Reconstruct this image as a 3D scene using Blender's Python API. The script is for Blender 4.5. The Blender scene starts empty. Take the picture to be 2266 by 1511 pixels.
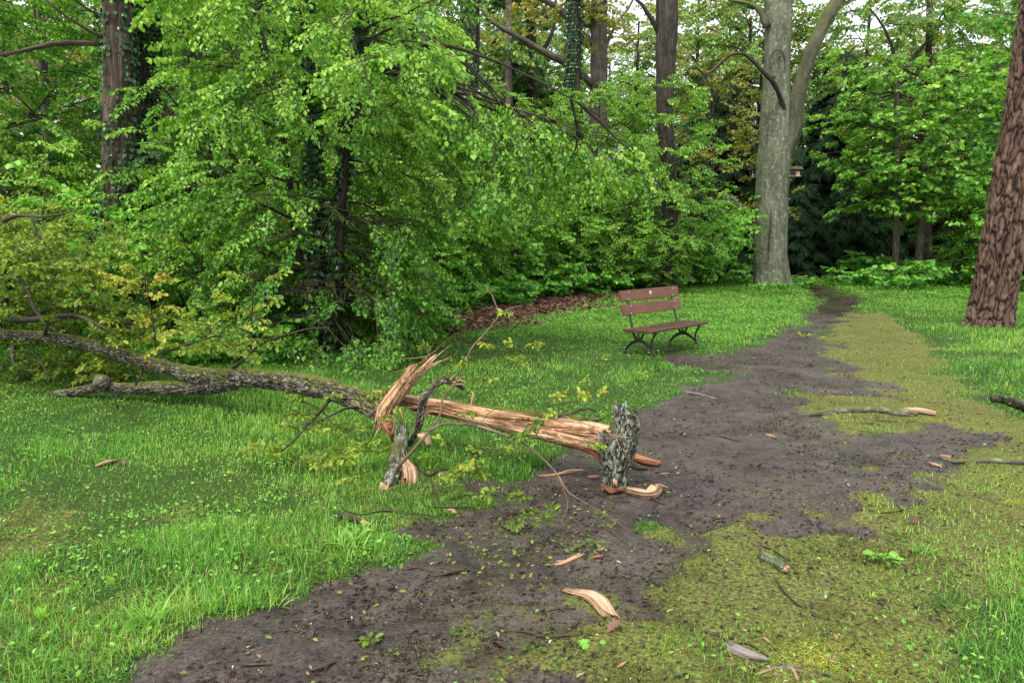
import bpy, math, random
import numpy as np
from mathutils import Vector, Matrix

SC = bpy.context.scene
COL = SC.collection
R = math.radians

# ------------------------------------------------------------------ camera
PITCH, CAMH, F = R(8.1), 1.6, 1649.0
cd = bpy.data.cameras.new('camera'); cam = bpy.data.objects.new('camera', cd); COL.objects.link(cam)
cam.location = (0, 0, CAMH); cam.rotation_euler = (math.pi/2 - PITCH, 0, 0)
cd.sensor_width = 36; cd.lens = 36*F/2266; cd.clip_start = 0.05; cd.clip_end = 2000
SC.camera = cam

# ------------------------------------------------------------------ world, sun, exposure
SUN_EL, SUN_AZ = R(58), R(205)
w = bpy.data.worlds.new('World'); SC.world = w; w.use_nodes = True
nt = w.node_tree; nt.nodes.clear()
sky = nt.nodes.new('ShaderNodeTexSky'); sky.sky_type = 'NISHITA'; sky.sun_disc = False
sky.sun_elevation = SUN_EL; sky.sun_rotation = SUN_AZ; sky.dust_density = 4; sky.air_density = 1.0
hs = nt.nodes.new('ShaderNodeHueSaturation'); hs.inputs['Saturation'].default_value = 0.22
# an overcast layer: soft grey-white cloud, slightly uneven
tc = nt.nodes.new('ShaderNodeTexCoord'); cn = nt.nodes.new('ShaderNodeTexNoise'); cn.inputs['Scale'].default_value = 3
cn.inputs['Detail'].default_value = 5
cr = nt.nodes.new('ShaderNodeValToRGB')
cr.color_ramp.elements[0].position = .3; cr.color_ramp.elements[0].color = (6.3, 6.7, 7.6, 1)
cr.color_ramp.elements[1].position = .7; cr.color_ramp.elements[1].color = (8.6, 8.9, 9.6, 1)
mx = nt.nodes.new('ShaderNodeMix'); mx.data_type = 'RGBA'; mx.inputs[0].default_value = 0.7
bg = nt.nodes.new('ShaderNodeBackground'); bg.inputs['Strength'].default_value = 0.095
ow = nt.nodes.new('ShaderNodeOutputWorld')
L = nt.links.new
L(sky.outputs[0], hs.inputs['Color']); L(tc.outputs['Generated'], cn.inputs['Vector']); L(cn.outputs['Fac'], cr.inputs[0])
L(hs.outputs[0], mx.inputs[6]); L(cr.outputs[0], mx.inputs[7]); L(mx.outputs[2], bg.inputs['Color']); L(bg.outputs[0], ow.inputs['Surface'])
sd = bpy.data.lights.new('sun', 'SUN'); sd.energy = 1.5; sd.angle = R(16); sd.color = (1, .96, .9)
sun = bpy.data.objects.new('sun', sd); COL.objects.link(sun)
_v = Vector((math.sin(SUN_AZ)*math.cos(SUN_EL), math.cos(SUN_AZ)*math.cos(SUN_EL), math.sin(SUN_EL)))
sun.rotation_euler = _v.to_track_quat('Z', 'Y').to_euler()
SC.view_settings.view_transform = 'Standard'; SC.view_settings.look = 'None'
SC.view_settings.exposure = 1.32; SC.view_settings.gamma = 1
SC.render.engine = 'CYCLES'
SC.cycles.max_bounces = 7; SC.cycles.diffuse_bounces = 4; SC.cycles.transmission_bounces = 3; SC.cycles.glossy_bounces = 2
SC.cycles.use_denoising = True

# ------------------------------------------------------------------ numbers
rng = np.random.default_rng(11)
random.seed(5)
sp_, cp_ = math.sin(PITCH), math.cos(PITCH)
def ray(px, py):
    a, b = (px-1133)/F, -(py-755.5)/F
    return np.array([a, cp_+b*sp_, -sp_+b*cp_])
def G(px, py, z=0.0):
    d = ray(px, py); return np.array([0, 0, CAMH]) + d*((z-CAMH)/d[2])
def P(px, py, Y):
    d = ray(px, py); return np.array([0, 0, CAMH]) + d*(Y/d[1])
def GX(px, Y):
    return (px-1133)/F*(Y*cp_ + CAMH*sp_)

def h3(i, j, k):
    with np.errstate(over='ignore'):
        n = (i.astype(np.int64)*73856093) ^ (j.astype(np.int64)*19349663) ^ (k.astype(np.int64)*83492791)
        n = (n ^ (n >> 13))*1274126177 & 0x7fffffff
        n = (n ^ (n >> 15))*668265263 & 0x7fffffff
    return (n & 0xffffff)/float(0xffffff)
def vn(x, y, z=None):
    x = np.asarray(x, float); y = np.asarray(y, float)
    z = np.zeros_like(x) if z is None else np.asarray(z, float) + np.zeros_like(x)
    i, j, k = np.floor(x), np.floor(y), np.floor(z)
    a, b, c = x-i, y-j, z-k
    a, b, c = a*a*(3-2*a), b*b*(3-2*b), c*c*(3-2*c)
    r = 0
    for di in (0, 1):
        for dj in (0, 1):
            for dk in (0, 1):
                r = r + h3(i+di, j+dj, k+dk)*(a if di else 1-a)*(b if dj else 1-b)*(c if dk else 1-c)
    return r*2-1
def fbm(x, y, z=None, o=3):
    r, a, f = 0, 1, 1
    for q in range(o):
        r = r + a*vn(np.asarray(x)*f+q*17.3, np.asarray(y)*f+q*9.1, None if z is None else np.asarray(z)*f)
        a *= .5; f *= 2.03
    return r
def worley(u, v, sqr=False):
    """distance to the nearest cell border, and a random value per cell"""
    i, j = np.floor(u), np.floor(v); f1 = np.full(u.shape, 9.); f2 = f1.copy(); cid = np.zeros(u.shape); z = np.zeros(u.shape)
    for di in (-1, 0, 1):
        for dj in (-1, 0, 1):
            a, b = i+di, j+dj; d = np.hypot(a+.1+.8*h3(a, b, z+1)-u, b+.1+.8*h3(a, b, z+2)-v)
            if sqr: d = ((a+.05+.9*h3(a, b, z+1)-u)**4+(.8*(b+.02+.96*h3(a, b, z+2)-v))**4)**.25
            n = d < f1; f2 = np.where(n, f1, np.minimum(f2, d)); cid = np.where(n, h3(a, b, z+3), cid); f1 = np.where(n, d, f1)
    return f2-f1, cid
def plates(cw, cl, depth, warp=.5, seed=0, base=None, rough=.03, gap=.22, sqr=False):
    """bark broken into long plates, cw by cl metres, with furrows depth metres deep"""
    def d(c, s, l, r):
        a = np.arctan2(s, c); u = a*r.mean()/cw+seed; v = l/cl
        w1 = fbm(c*2+seed, s*2, l/cl*.8, o=3)*warp; w2 = fbm(c*2+9+seed, s*2, l/cl*.7+5, o=3)*warp
        e, cid = worley(u+w1+.25*vn(u*3, v*6), v+w2, sqr)
        m = .62*sstep(.02, gap, e)+.38*sstep(0, .75, e)
        tube.fur = (m*(.62+.38*cid)).ravel()
        o = (m-1)*depth+depth*.35*cid+depth*rough*10*fbm(c*r.mean()/cw*1.4, s*r.mean()/cw*1.4, l/cl*5, o=3)*.25
        return o+(base(c, s, l, r) if base else 0)
    return d
def sstep(a, b, x):
    t = np.clip((x-a)/(b-a), 0, 1); return t*t*(3-2*t)

# ------------------------------------------------------------------ mesh helpers
def mk(name, V, FL, mat, parent=None, attrs=None, smooth=True, mids=None, loc=None):
    """one mesh object from a vertex array and a list of (n,k) face arrays"""
    V = np.asarray(V, np.float32)
    FL = [np.asarray(f, np.int32) for f in FL if len(f)]
    me = bpy.data.meshes.new(name)
    me.vertices.add(len(V)); me.vertices.foreach_set('co', V.ravel())
    loops = np.concatenate([f.ravel() for f in FL])
    tot = np.concatenate([np.full(len(f), f.shape[1], np.int32) for f in FL])
    st = np.concatenate([[0], np.cumsum(tot)[:-1]]).astype(np.int32)
    me.loops.add(len(loops)); me.loops.foreach_set('vertex_index', loops)
    me.polygons.add(len(tot)); me.polygons.foreach_set('loop_start', st); me.polygons.foreach_set('loop_total', tot)
    if mids is not None:
        me.polygons.foreach_set('material_index', np.asarray(mids, np.int32))
    me.polygons.foreach_set('use_smooth', np.full(len(tot), bool(smooth)))
    for m in (mat if isinstance(mat, (list, tuple)) else [mat]): me.materials.append(m)
    for k, a in (attrs or {}).items():
        a = np.asarray(a, np.float32)
        if len(a) != len(V): continue
        if a.ndim == 2:
            at = me.attributes.new(k, 'FLOAT_VECTOR', 'POINT'); at.data.foreach_set('vector', a.ravel())
        else:
            at = me.attributes.new(k, 'FLOAT', 'POINT'); at.data.foreach_set('value', a)
    me.update(calc_edges=True)
    o = bpy.data.objects.new(name, me); COL.objects.link(o)
    if parent is not None: o.parent = parent
    if loc is not None: o.location = loc
    return o
def tag(o, label=None, cat=None, group=None, kind=None):
    if label: o['label'] = label
    if cat: o['category'] = cat
    if group: o['group'] = group
    if kind: o['kind'] = kind
    return o
def thing(name, label, cat, loc=(0, 0, 0), rz=0, group=None):
    o = bpy.data.objects.new(name, None); COL.objects.link(o); o.location = [float(v) for v in loc]; o.rotation_euler = (0, 0, rz)
    o.empty_display_size = .1
    return tag(o, label, cat, group)
def dup(root, loc, rz, sc, label, group=None):
    r = root.copy(); COL.objects.link(r); r.location = [float(v) for v in loc]; r.rotation_euler = (0, 0, rz)
    r.scale = (sc, sc, sc) if not isinstance(sc, tuple) else sc
    r['label'] = label
    if group: r['group'] = group
    for ch in list(root.children):
        c = ch.copy(); COL.objects.link(c); c.parent = r
    return r

class Acc:
    """collects pieces into one mesh, quads and others kept apart"""
    def __init__(s): s.V = []; s.F = {}; s.M = {}; s.n = 0; s.A = {}
    def add(s, V, F, mid=0, **attrs):
        V = np.asarray(V, float)
        for f in F:
            f = np.asarray(f, int)
            if len(f): s.F.setdefault(f.shape[1], []).append(f+s.n); s.M.setdefault(f.shape[1], []).append(np.full(len(f), mid))
        s.V.append(V); s.n += len(V)
        for k, a in attrs.items(): s.A.setdefault(k, []).append(np.asarray(a, float))
    def build(s, name, mat, parent=None, smooth=True, loc=None):
        FL = [np.concatenate(v) for v in s.F.values()]
        mids = np.concatenate([np.concatenate(v) for v in s.M.values()])
        return mk(name, np.concatenate(s.V), FL, mat, parent, {k: np.concatenate(v) for k, v in s.A.items()}, smooth, mids, loc)

def resample(pts, rad, step):
    pts = np.asarray(pts, float); rad = np.asarray(rad, float)
    if len(pts) == 2: pts = np.array([pts[0], (pts[0]+pts[1])/2, pts[1]]); rad = np.array([rad[0], (rad[0]+rad[1])/2, rad[1]])
    E = np.vstack([2*pts[0]-pts[1], pts, 2*pts[-1]-pts[-2]])
    out, ro = [], []
    for i in range(len(pts)-1):
        a, b, c, d = E[i:i+4]
        n = max(1, int(np.linalg.norm(c-b)/step))
        for t in np.arange(n)/n:
            out.append(.5*((2*b)+(c-a)*t+(2*a-5*b+4*c-d)*t*t+(3*b-a-3*c+d)*t**3)); ro.append(rad[i]*(1-t)+rad[i+1]*t)
    out.append(pts[-1]); ro.append(rad[-1])
    return np.array(out), np.array(ro)
def tube(pts, rad, sides=8, step=.1, disp=None, jag0=0, jag1=0, cap=True, flat=None, seed=0, sq=1):
    """tapered tube; disp(cx,cy,len,r) -> added radius; returns V, F, bark coords"""
    p, r = resample(pts, rad, step)
    n = len(p)
    T = np.gradient(p, axis=0); T /= np.linalg.norm(T, axis=1)[:, None]+1e-9
    up = np.array([0, 0, 1.]) if abs(T[0][2]) < .9 else np.array([1., 0, 0])
    X = np.cross(up, T[0]); X /= np.linalg.norm(X); Xs = [X]
    for i in range(1, n):
        X = X - T[i]*np.dot(X, T[i]); X /= np.linalg.norm(X)+1e-9; Xs.append(X)
    Xs = np.array(Xs); Ys = np.cross(T, Xs)
    s = np.concatenate([[0], np.cumsum(np.linalg.norm(np.diff(p, axis=0), axis=1))])
    a = np.arange(sides)/sides*2*np.pi
    ca, sa = np.cos(a), np.sin(a)
    if sq != 1: ca, sa = np.sign(ca)*np.abs(ca)**sq, np.sign(sa)*np.abs(sa)**sq
    tube.fur = np.full(n*sides, .8)
    rr = np.repeat(r[:, None], sides, 1)
    ca2, sa2 = np.repeat(ca[None], n, 0), np.repeat(sa[None], n, 0)
    S = np.repeat(s[:, None], sides, 1)
    if jag0 or jag1:
        j = .8*vn(ca2*2.5+seed, sa2*2.5, seed*1.7+S*0)+.9*vn(ca2*8+seed, sa2*8, seed+3.+S*0)
        if jag1: S = S + j*jag1*sstep(.6, 1, S/s[-1])
        if jag0: S = S + j*jag0*sstep(.4, 0, S/s[-1])
        off = S - s[:, None]
    else: off = 0*S
    bc = np.stack([ca2*rr, sa2*rr, S], -1)
    if disp is not None: rr = rr + disp(ca2, sa2, S, rr)
    fy = 1 if flat is None else flat
    if cap: tube.fur = np.concatenate([tube.fur, [.5, .5]])
    V = p[:, None, :] + Xs[:, None, :]*(ca2*rr)[..., None] + Ys[:, None, :]*(sa2*rr*fy)[..., None] + T[:, None, :]*off[..., None]
    V = V.reshape(-1, 3); bc = bc.reshape(-1, 3)
    i = np.arange(n-1)[:, None]*sides; j = np.arange(sides)[None]; j2 = (j+1) % sides
    Fq = np.stack([i+j, i+j2, i+sides+j2, i+sides+j], -1).reshape(-1, 4)
    FL = [Fq]
    if cap:
        c0, c1 = len(V), len(V)+1
        V = np.vstack([V, p[0]+T[0]*(off[0].mean()), p[-1]+T[-1]*off[-1].mean()]); bc = np.vstack([bc, [0, 0, 0], [0, 0, s[-1]]])
        jj = np.arange(sides)
        FL.append(np.concatenate([np.stack([np.full(sides, c0), (jj+1) % sides, jj], -1),
                                  np.stack([np.full(sides, c1), (n-1)*sides+jj, (n-1)*sides+(jj+1) % sides], -1)]))
    return V, FL, bc
def boxm(c, sz, M=None, bev=0.0):
    """box with chamfered edges along its length (x)"""
    x, y, z = [v/2 for v in sz]; b = bev
    prof = [(-y+b, -z), (y-b, -z), (y, -z+b), (y, z-b), (y-b, z), (-y+b, z), (-y, z-b), (-y, -z+b)] if b else [(-y, -z), (y, -z), (y, z), (-y, z)]
    k = len(prof); V = [(-x, a, q) for a, q in prof]+[(x, a, q) for a, q in prof]
    V = np.array(V)
    if M is not None: V = V @ np.array(M).T
    V = V+np.array(c)
    q = np.array([[i, (i+1) % k, k+(i+1) % k, k+i] for i in range(k)])
    return V, [q, np.array([list(range(k))[::-1]]), np.array([list(range(k, 2*k))])]

# ------------------------------------------------------------------ materials
class NT:
    def __init__(s, name):
        s.m = bpy.data.materials.new(name); s.m.use_nodes = True; s.t = s.m.node_tree; s.t.nodes.clear()
        s.out = s.n('ShaderNodeOutputMaterial')
    def n(s, t, **kw):
        o = s.t.nodes.new(t)
        for k, v in kw.items():
            if isinstance(v, bpy.types.NodeSocket): s.t.links.new(v, o.inputs[k])
            elif k in o.inputs: o.inputs[k].default_value = v
            else: setattr(o, k, v)
        return o
    def l(s, a, b): s.t.links.new(a, b)
    def attr(s, name): return s.n('ShaderNodeAttribute', attribute_name=name)
    def noise(s, vec, scale, detail=4, rough=.55):
        o = s.n('ShaderNodeTexNoise', Scale=scale, Detail=detail, Roughness=rough)
        if vec is not None: s.l(vec, o.inputs['Vector'])
        return o.outputs['Fac']
    def ramp(s, fac, stops):
        o = s.n('ShaderNodeValToRGB'); e = o.color_ramp.elements
        while len(e) < len(stops): e.new(.5)
        for q, (p, c) in zip(e, stops): q.position = p; q.color = (*c, 1) if len(c) == 3 else c
        s.l(fac, o.inputs[0]); return o.outputs[0]
    def mix(s, f, a, b, mode='MIX'):
        o = s.n('ShaderNodeMix', data_type='RGBA', blend_type=mode)
        for v, i in ((f, 0), (a, 6), (b, 7)):
            if isinstance(v, bpy.types.NodeSocket): s.l(v, o.inputs[i])
            else: o.inputs[i].default_value = v if i == 0 else (*v, 1)
        return o.outputs[2]
    def math(s, op, a, b=None):
        o = s.n('ShaderNodeMath', operation=op)
        for v, i in ((a, 0), (b, 1)):
            if v is None: continue
            if isinstance(v, bpy.types.NodeSocket): s.l(v, o.inputs[i])
            else: o.inputs[i].default_value = v
        return o.outputs[0]
    def mapping(s, vec, scale):
        o = s.n('ShaderNodeMapping'); s.l(vec, o.inputs['Vector']); o.inputs['Scale'].default_value = scale; return o.outputs[0]
    def bump(s, h, strength=.5, dist=.01):
        o = s.n('ShaderNodeBump', Strength=strength, Distance=dist); s.l(h, o.inputs['Height']); return o.outputs[0]
    def principled(s, color, rough, normal=None, spec=.5):
        p = s.n('ShaderNodeBsdfPrincipled')
        for k, v in (('Base Color', color), ('Roughness', rough), ('Specular IOR Level', spec)):
            if isinstance(v, bpy.types.NodeSocket): s.l(v, p.inputs[k])
            else: p.inputs[k].default_value = (*v, 1) if k == 'Base Color' else v
        if normal is not None: s.l(normal, p.inputs['Normal'])
        s.l(p.outputs[0], s.out.inputs[0]); return p

def leaf_mat(name, stops, trans=.35, rough=.45, spec=.35):
    s = NT(name)
    c = s.ramp(s.attr('tint').outputs['Fac'], stops)
    p = s.principled(c, rough, spec=spec)
    tr = s.n('ShaderNodeBsdfTranslucent'); s.l(s.mix(1, c, (1.25, 1.15, .5), 'MULTIPLY'), tr.inputs['Color'])
    m = s.n('ShaderNodeMixShader'); m.inputs[0].default_value = trans
    s.l(p.outputs[0], m.inputs[1]); s.l(tr.outputs[0], m.inputs[2]); s.l(m.outputs[0], s.out.inputs[0])
    return s.m
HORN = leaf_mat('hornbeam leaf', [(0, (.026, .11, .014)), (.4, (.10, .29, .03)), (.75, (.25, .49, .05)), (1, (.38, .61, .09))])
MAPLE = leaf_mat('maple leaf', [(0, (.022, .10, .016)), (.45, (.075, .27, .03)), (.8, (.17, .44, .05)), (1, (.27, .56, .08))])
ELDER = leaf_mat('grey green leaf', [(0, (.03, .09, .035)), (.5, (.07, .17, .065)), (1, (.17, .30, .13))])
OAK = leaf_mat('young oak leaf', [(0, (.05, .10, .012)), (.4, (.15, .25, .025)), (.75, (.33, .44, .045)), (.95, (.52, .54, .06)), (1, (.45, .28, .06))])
SPRUCE = leaf_mat('spruce needle', [(0, (.008, .022, .009)), (.6, (.018, .042, .016)), (1, (.04, .075, .028))], trans=.05, rough=.8, spec=.12)
IVY = leaf_mat('ivy leaf', [(0, (.012, .045, .012)), (.6, (.03, .09, .022)), (1, (.07, .16, .045))], trans=.1, rough=.3)
FARL = leaf_mat('far leaf', [(0, (.05, .13, .03)), (.5, (.15, .29, .06)), (1, (.38, .48, .12))])
FARY = leaf_mat('far yellow leaf', [(0, (.10, .13, .025)), (.5, (.24, .27, .05)), (1, (.42, .38, .08))])
GRASS = leaf_mat('grass blade', [(0, (.035, .12, .02)), (.35, (.115, .31, .04)), (.7, (.26, .50, .07)), (.9, (.38, .54, .09)), (1, (.50, .44, .22))], trans=.35, rough=.38)
MOSS = leaf_mat('moss', [(0, (.05, .055, .016)), (.4, (.15, .165, .035)), (.75, (.30, .33, .05)), (1, (.52, .54, .06))], trans=.2, rough=.7)
HERB = leaf_mat('ground cover leaf', [(0, (.04, .17, .025)), (.5, (.15, .39, .045)), (1, (.32, .58, .09))], trans=.35, rough=.4)
LITTER = leaf_mat('dead leaf', [(0, (.03, .015, .01)), (.5, (.10, .048, .032)), (.9, (.21, .105, .07)), (1, (.40, .28, .22))], trans=.05, rough=.55)
DEBRIS = leaf_mat('small debris', [(0, (.012, .009, .008)), (.6, (.04, .026, .02)), (.88, (.10, .06, .035)), (1, (.5, .38, .26))], trans=0, rough=.6)
PETAL = leaf_mat('yellow petal', [(0, (.75, .62, .03)), (1, (.85, .75, .08))])

def bark_mat(name, c_lo, c_mid, c_hi, scale=14, stretch=.25, lichen=None, lich_amt=.5, moss=None, moss_amt=.5, bump=.02, rough=.85, wet=0, style='cell'):
    s = NT(name)
    bc = s.attr('bark').outputs['Vector']
    m = s.mapping(bc, (1, 1, stretch))
    warp = s.n('ShaderNodeTexNoise', Scale=scale*.6, Detail=3); s.l(m, warp.inputs['Vector'])
    mv = s.n('ShaderNodeMix', data_type='RGBA', blend_type='ADD'); mv.inputs[0].default_value = .16
    s.l(m, mv.inputs[6]); s.l(warp.outputs['Color'], mv.inputs[7])
    vo = s.n('ShaderNodeTexVoronoi', feature='DISTANCE_TO_EDGE', Scale=scale); s.l(mv.outputs[2], vo.inputs['Vector'])
    n1 = s.noise(m, scale*2.5, 8, .7)
    if style == 'plates':
        fur = s.attr('fur').outputs['Fac']
        h = s.math('ADD', s.math('MULTIPLY', fur, .72), s.math('MULTIPLY', s.math('SUBTRACT', n1, .35), .55))
    elif style == 'smooth':
        h = s.math('ADD', s.math('MULTIPLY', n1, .55), s.math('MULTIPLY', s.noise(s.mapping(bc, (1, 1, .12)), scale*.8, 6, .7), .6))
    else:
        f1 = s.math('ABSOLUTE', s.math('SUBTRACT', s.noise(s.mapping(bc, (1, 1, stretch*.55)), scale*.85, 5, .6), .5))
        f1 = s.math('MINIMUM', s.math('MULTIPLY', f1, 9.), 1.)
        h = s.math('ADD', s.math('MULTIPLY', s.math('MINIMUM', vo.outputs['Distance'], .12), 2.2), s.math('MULTIPLY', n1, .45))
        h = s.math('ADD', h, s.math('MULTIPLY', f1, .38))
    c = s.ramp(h, [(.40, c_lo), (.54, c_mid), (.74, c_hi)] if style == 'smooth' else [(.12, c_lo), (.55, c_mid), (1, c_hi)])
    c = s.mix(.75, c, s.ramp(s.noise(bc, 2.2, 7, .65), [(.3, (.5, .5, .45)), (.7, (1.3, 1.3, 1.3))]), 'MULTIPLY')
    geo = s.n('ShaderNodeNewGeometry')
    if lichen:
        f = s.ramp(s.noise(bc, 9, 6, .75), [(.56-lich_amt*.2, (0, 0, 0)), (.64-lich_amt*.15, (1, 1, 1))])
        f = s.math('MULTIPLY', f, s.ramp(h, [(.3, (0, 0, 0)), (.6, (1, 1, 1))]))
        c = s.mix(s.math('MULTIPLY', f, .85), c, lichen)
    if moss:
        sx = s.n('ShaderNodeSeparateXYZ'); s.l(geo.outputs['Normal'], sx.inputs[0])
        q = s.math('ADD', s.math('MULTIPLY', sx.outputs[2], .5), s.noise(bc, 4, 5, .7))
        f = s.ramp(q, [(.95-moss_amt*.6, (0, 0, 0)), (1.15-moss_amt*.6, (1, 1, 1))])
        c = s.mix(f, c, moss)
    s.principled(c, rough, s.bump(h, 1.0, bump), spec=.22+wet)
    return s.m
OAKBARK = bark_mat('oak bark', (.012, .010, .008), (.085, .07, .055), (.26, .23, .18), 34, .3, (.27, .29, .21), .30, (.10, .115, .012), .34, .008, style='plates')
LICHBARK = bark_mat('lichen oak bark', (.012, .010, .008), (.08, .07, .055), (.22, .21, .17), 40, .3, (.27, .32, .23), .42, None, .0, .008, style='plates')
LIMBBARK = bark_mat('wet twig bark', (.012, .009, .007), (.04, .03, .022), (.10, .08, .06), 30, .3, None, 0, (.06, .07, .01), .2, .004, .5)
TWIGBARK = bark_mat('pale twig bark', (.06, .04, .025), (.16, .11, .07), (.28, .21, .14), 40, .2, bump=.002, rough=.6)
BEECH = bark_mat('grey smooth bark', (.03, .036, .018), (.095, .102, .062), (.19, .195, .135), 16, .5, (.26, .29, .2), .15, (.12, .125, .02), .12, .004, style='smooth')
MOSSBEECH = bark_mat('mossy limb bark', (.03, .03, .018), (.075, .075, .042), (.15, .15, .09), 9, .4, None, 0, (.12, .12, .012), .58, .006, style='smooth')
PINE = bark_mat('pine bark', (.020, .011, .009), (.12, .072, .050), (.29, .20, .145), 22, .4, None, 0, None, 0, .012, style='plates')
DARKBARK = bark_mat('dark forest bark', (.012, .010, .008), (.035, .028, .022), (.075, .062, .05), 12, .2, None, 0, (.045, .05, .012), .2, .012)
BROWNBARK = bark_mat('brown peeling bark', (.014, .010, .008), (.075, .05, .036), (.16, .12, .09), 9, .12, None, 0, (.05, .07, .02), .2, .02)
DEADBARK = bark_mat('dead branch bark', (.010, .008, .007), (.045, .036, .030), (.10, .082, .066), 14, .2, None, 0, None, 0, .01)
GREYBARK = bark_mat('grey brown bark', (.04, .032, .025), (.11, .09, .07), (.19, .165, .13), 9, .25, None, 0, (.07, .08, .015), .25, .012)

def wood_mat(name, lo, mid, hi, sc=95):
    s = NT(name)
    bc = s.attr('bark').outputs['Vector']
    m = s.mapping(bc, (1, 1, .035))
    n = s.noise(m, sc, 6, .7); n2 = s.noise(s.mapping(bc, (1, 1, .12)), sc*.22, 4, .6)
    h = s.math('ADD', s.math('MULTIPLY', n, .6), s.math('MULTIPLY', n2, .4))
    c = s.ramp(h, [(.38, lo), (.46, mid), (.60, hi)])
    c = s.mix(.6, c, s.ramp(s.noise(s.mapping(bc, (1, 1, .1)), 14, 3), [(.35, (.45, .38, .32)), (.6, (1.15, 1.12, 1.1))]), 'MULTIPLY')
    s.principled(c, .55, s.bump(h, 1.0, .012), spec=.4)
    return s.m
WOOD = wood_mat('fresh split wood', (.10, .04, .016), (.46, .25, .12), (.78, .54, .32))
WOODRED = wood_mat('reddish split wood', (.06, .018, .01), (.30, .11, .05), (.52, .25, .13))
WOODSHADE = wood_mat('shaded inner wood', (.02, .008, .005), (.12, .05, .022), (.42, .22, .10), 60)  # brown wood darkened to hold the shadow along the stem's lower side
WOODPINK = wood_mat('pale pink torn wood', (.10, .042, .02), (.40, .235, .13), (.67, .465, .30))
WOODBARE = wood_mat('old grey wood', (.06, .05, .045), (.2, .17, .15), (.36, .31, .27))

def ground_mat():
    s = NT('forest ground')
    tco = s.n('ShaderNodeTexCoord').outputs['Object']
    mud = s.attr('mud').outputs['Fac']; moss = s.attr('moss').outputs['Fac']; lit = s.attr('litter').outputs['Fac']; wet = s.attr('wet').outputs['Fac']
    n_hi = s.noise(tco, 55, 6, .7); n_mid = s.noise(tco, 9, 6, .65); n_lo = s.noise(tco, 1.6, 4)
    mudc = s.mix(1, s.ramp(s.math('ADD', s.math('MULTIPLY', n_hi, .6), s.math('MULTIPLY', s.noise(tco, 140, 4, .8), .4)), [(.38, (.010, .007, .006)), (.46, (.043, .031, .023)), (.60, (.108, .084, .065))]),
                 s.ramp(s.math('ADD', s.math('MULTIPLY', n_mid, .55), s.math('MULTIPLY', n_lo, .45)), [(.38, (.42, .36, .32)), (.56, (1.15, 1.1, 1.12))]), 'MULTIPLY')
    soil = s.ramp(n_hi, [(.3, (.012, .02, .006)), (.5, (.035, .07, .012)), (.7, (.07, .14, .018))])
    mossc = s.ramp(n_hi, [(.34, (.022, .018, .010)), (.47, (.10, .10, .03)), (.66, (.23, .25, .05))])
    litc = s.ramp(n_hi, [(.3, (.02, .008, .006)), (.6, (.09, .035, .022)), (.8, (.18, .08, .05))])
    def edge(a, lo=.35, hi=.6):
        q = s.math('ADD', a, s.math('MULTIPLY', s.math('SUBTRACT', n_mid, .5), .9))
        q = s.math('ADD', q, s.math('MULTIPLY', s.math('SUBTRACT', n_hi, .5), .6))
        return s.ramp(q, [(lo, (0, 0, 0)), (hi, (1, 1, 1))])
    c = s.mix(edge(moss), soil, mossc); c = s.mix(edge(lit), c, litc); me = edge(mud); c = s.mix(me, c, mudc)
    c = s.mix(.5, c, s.ramp(n_lo, [(.3, (.75, .75, .75)), (.7, (1.2, 1.2, 1.2))]), 'MULTIPLY')
    wn = s.ramp(s.noise(tco, 3.0, 5, .6), [(.42, (0, 0, 0)), (.62, (1, 1, 1))])
    wv = s.math('MULTIPLY', s.math('ADD', wet, s.math('MULTIPLY', wn, .35)), me)
    rough = s.ramp(wv, [(0, (.62,)*3), (.35, (.38,)*3), (1, (.14,)*3)])
    h = s.math('ADD', s.math('MULTIPLY', n_hi, .5), s.math('MULTIPLY', n_mid, .8))
    b = s.n('ShaderNodeBump', Distance=.03); s.l(h, b.inputs['Height'])
    s.l(s.ramp(wv, [(.1, (.85,)*3), (.8, (.22,)*3)]), b.inputs['Strength'])
    s.principled(c, rough, b.outputs[0], spec=s.ramp(me, [(0, (.12,)*3), (1, (.5,)*3)]))
    return s.m
GROUND = ground_mat()

# ------------------------------------------------------------------ ground regions (world metres, from surveyed points)
def poly(pts): return np.array([G(*p)[:2] for p in pts])
MUD = poly([(60, 1700), (300, 1500), (450, 1425), (640, 1325), (800, 1255), (905, 1185), (1050, 1125), (1100, 1060), (1200, 1035), (1245, 1010), (1340, 975),
            (1400, 925), (1480, 880), (1560, 845), (1590, 825), (1480, 800), (1500, 782), (1640, 775), (1715, 748), (1775, 710), (1805, 685), (1812, 664), (1795, 648), (1755, 632), (1720, 622),
            (1700, 615), (1740, 616), (1800, 627), (1870, 645), (1905, 668), (1880, 690), (1830, 725), (1815, 760), (1850, 800), (1945, 850), (1900, 872), (1780, 858), (1760, 880), (1790, 925), (1900, 950), (2080, 940),
            (2170, 965), (2120, 1005), (2060, 1040), (1980, 1075), (1920, 1130), (1880, 1195), (1780, 1215), (1660, 1150), (1480, 1185), (1400, 1270), (1230, 1290),
            (1120, 1390), (980, 1500), (900, 1700)])
MUD2 = poly([(1380, 1180), (1480, 1260), (1400, 1330), (1300, 1420), (1080, 1700), (600, 1700), (900, 1400), (1200, 1200)])
MOSSP = poly([(1760, 860), (1810, 760), (1850, 690), (1960, 690), (2040, 760), (2100, 840), (2266, 920), (2500, 960), (2500, 1180), (2266, 1300), (2190, 1700), (700, 1700),
              (1050, 1400), (1350, 1200), (1650, 1090), (1880, 1010), (2000, 965), (1780, 960)])
MOSSL = poly([(-300, 1060), (300, 1080), (620, 1090), (1000, 990), (1230, 980), (1200, 1040), (1050, 1120), (850, 1240), (430, 1420), (260, 1540), (-500, 1700)])
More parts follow.
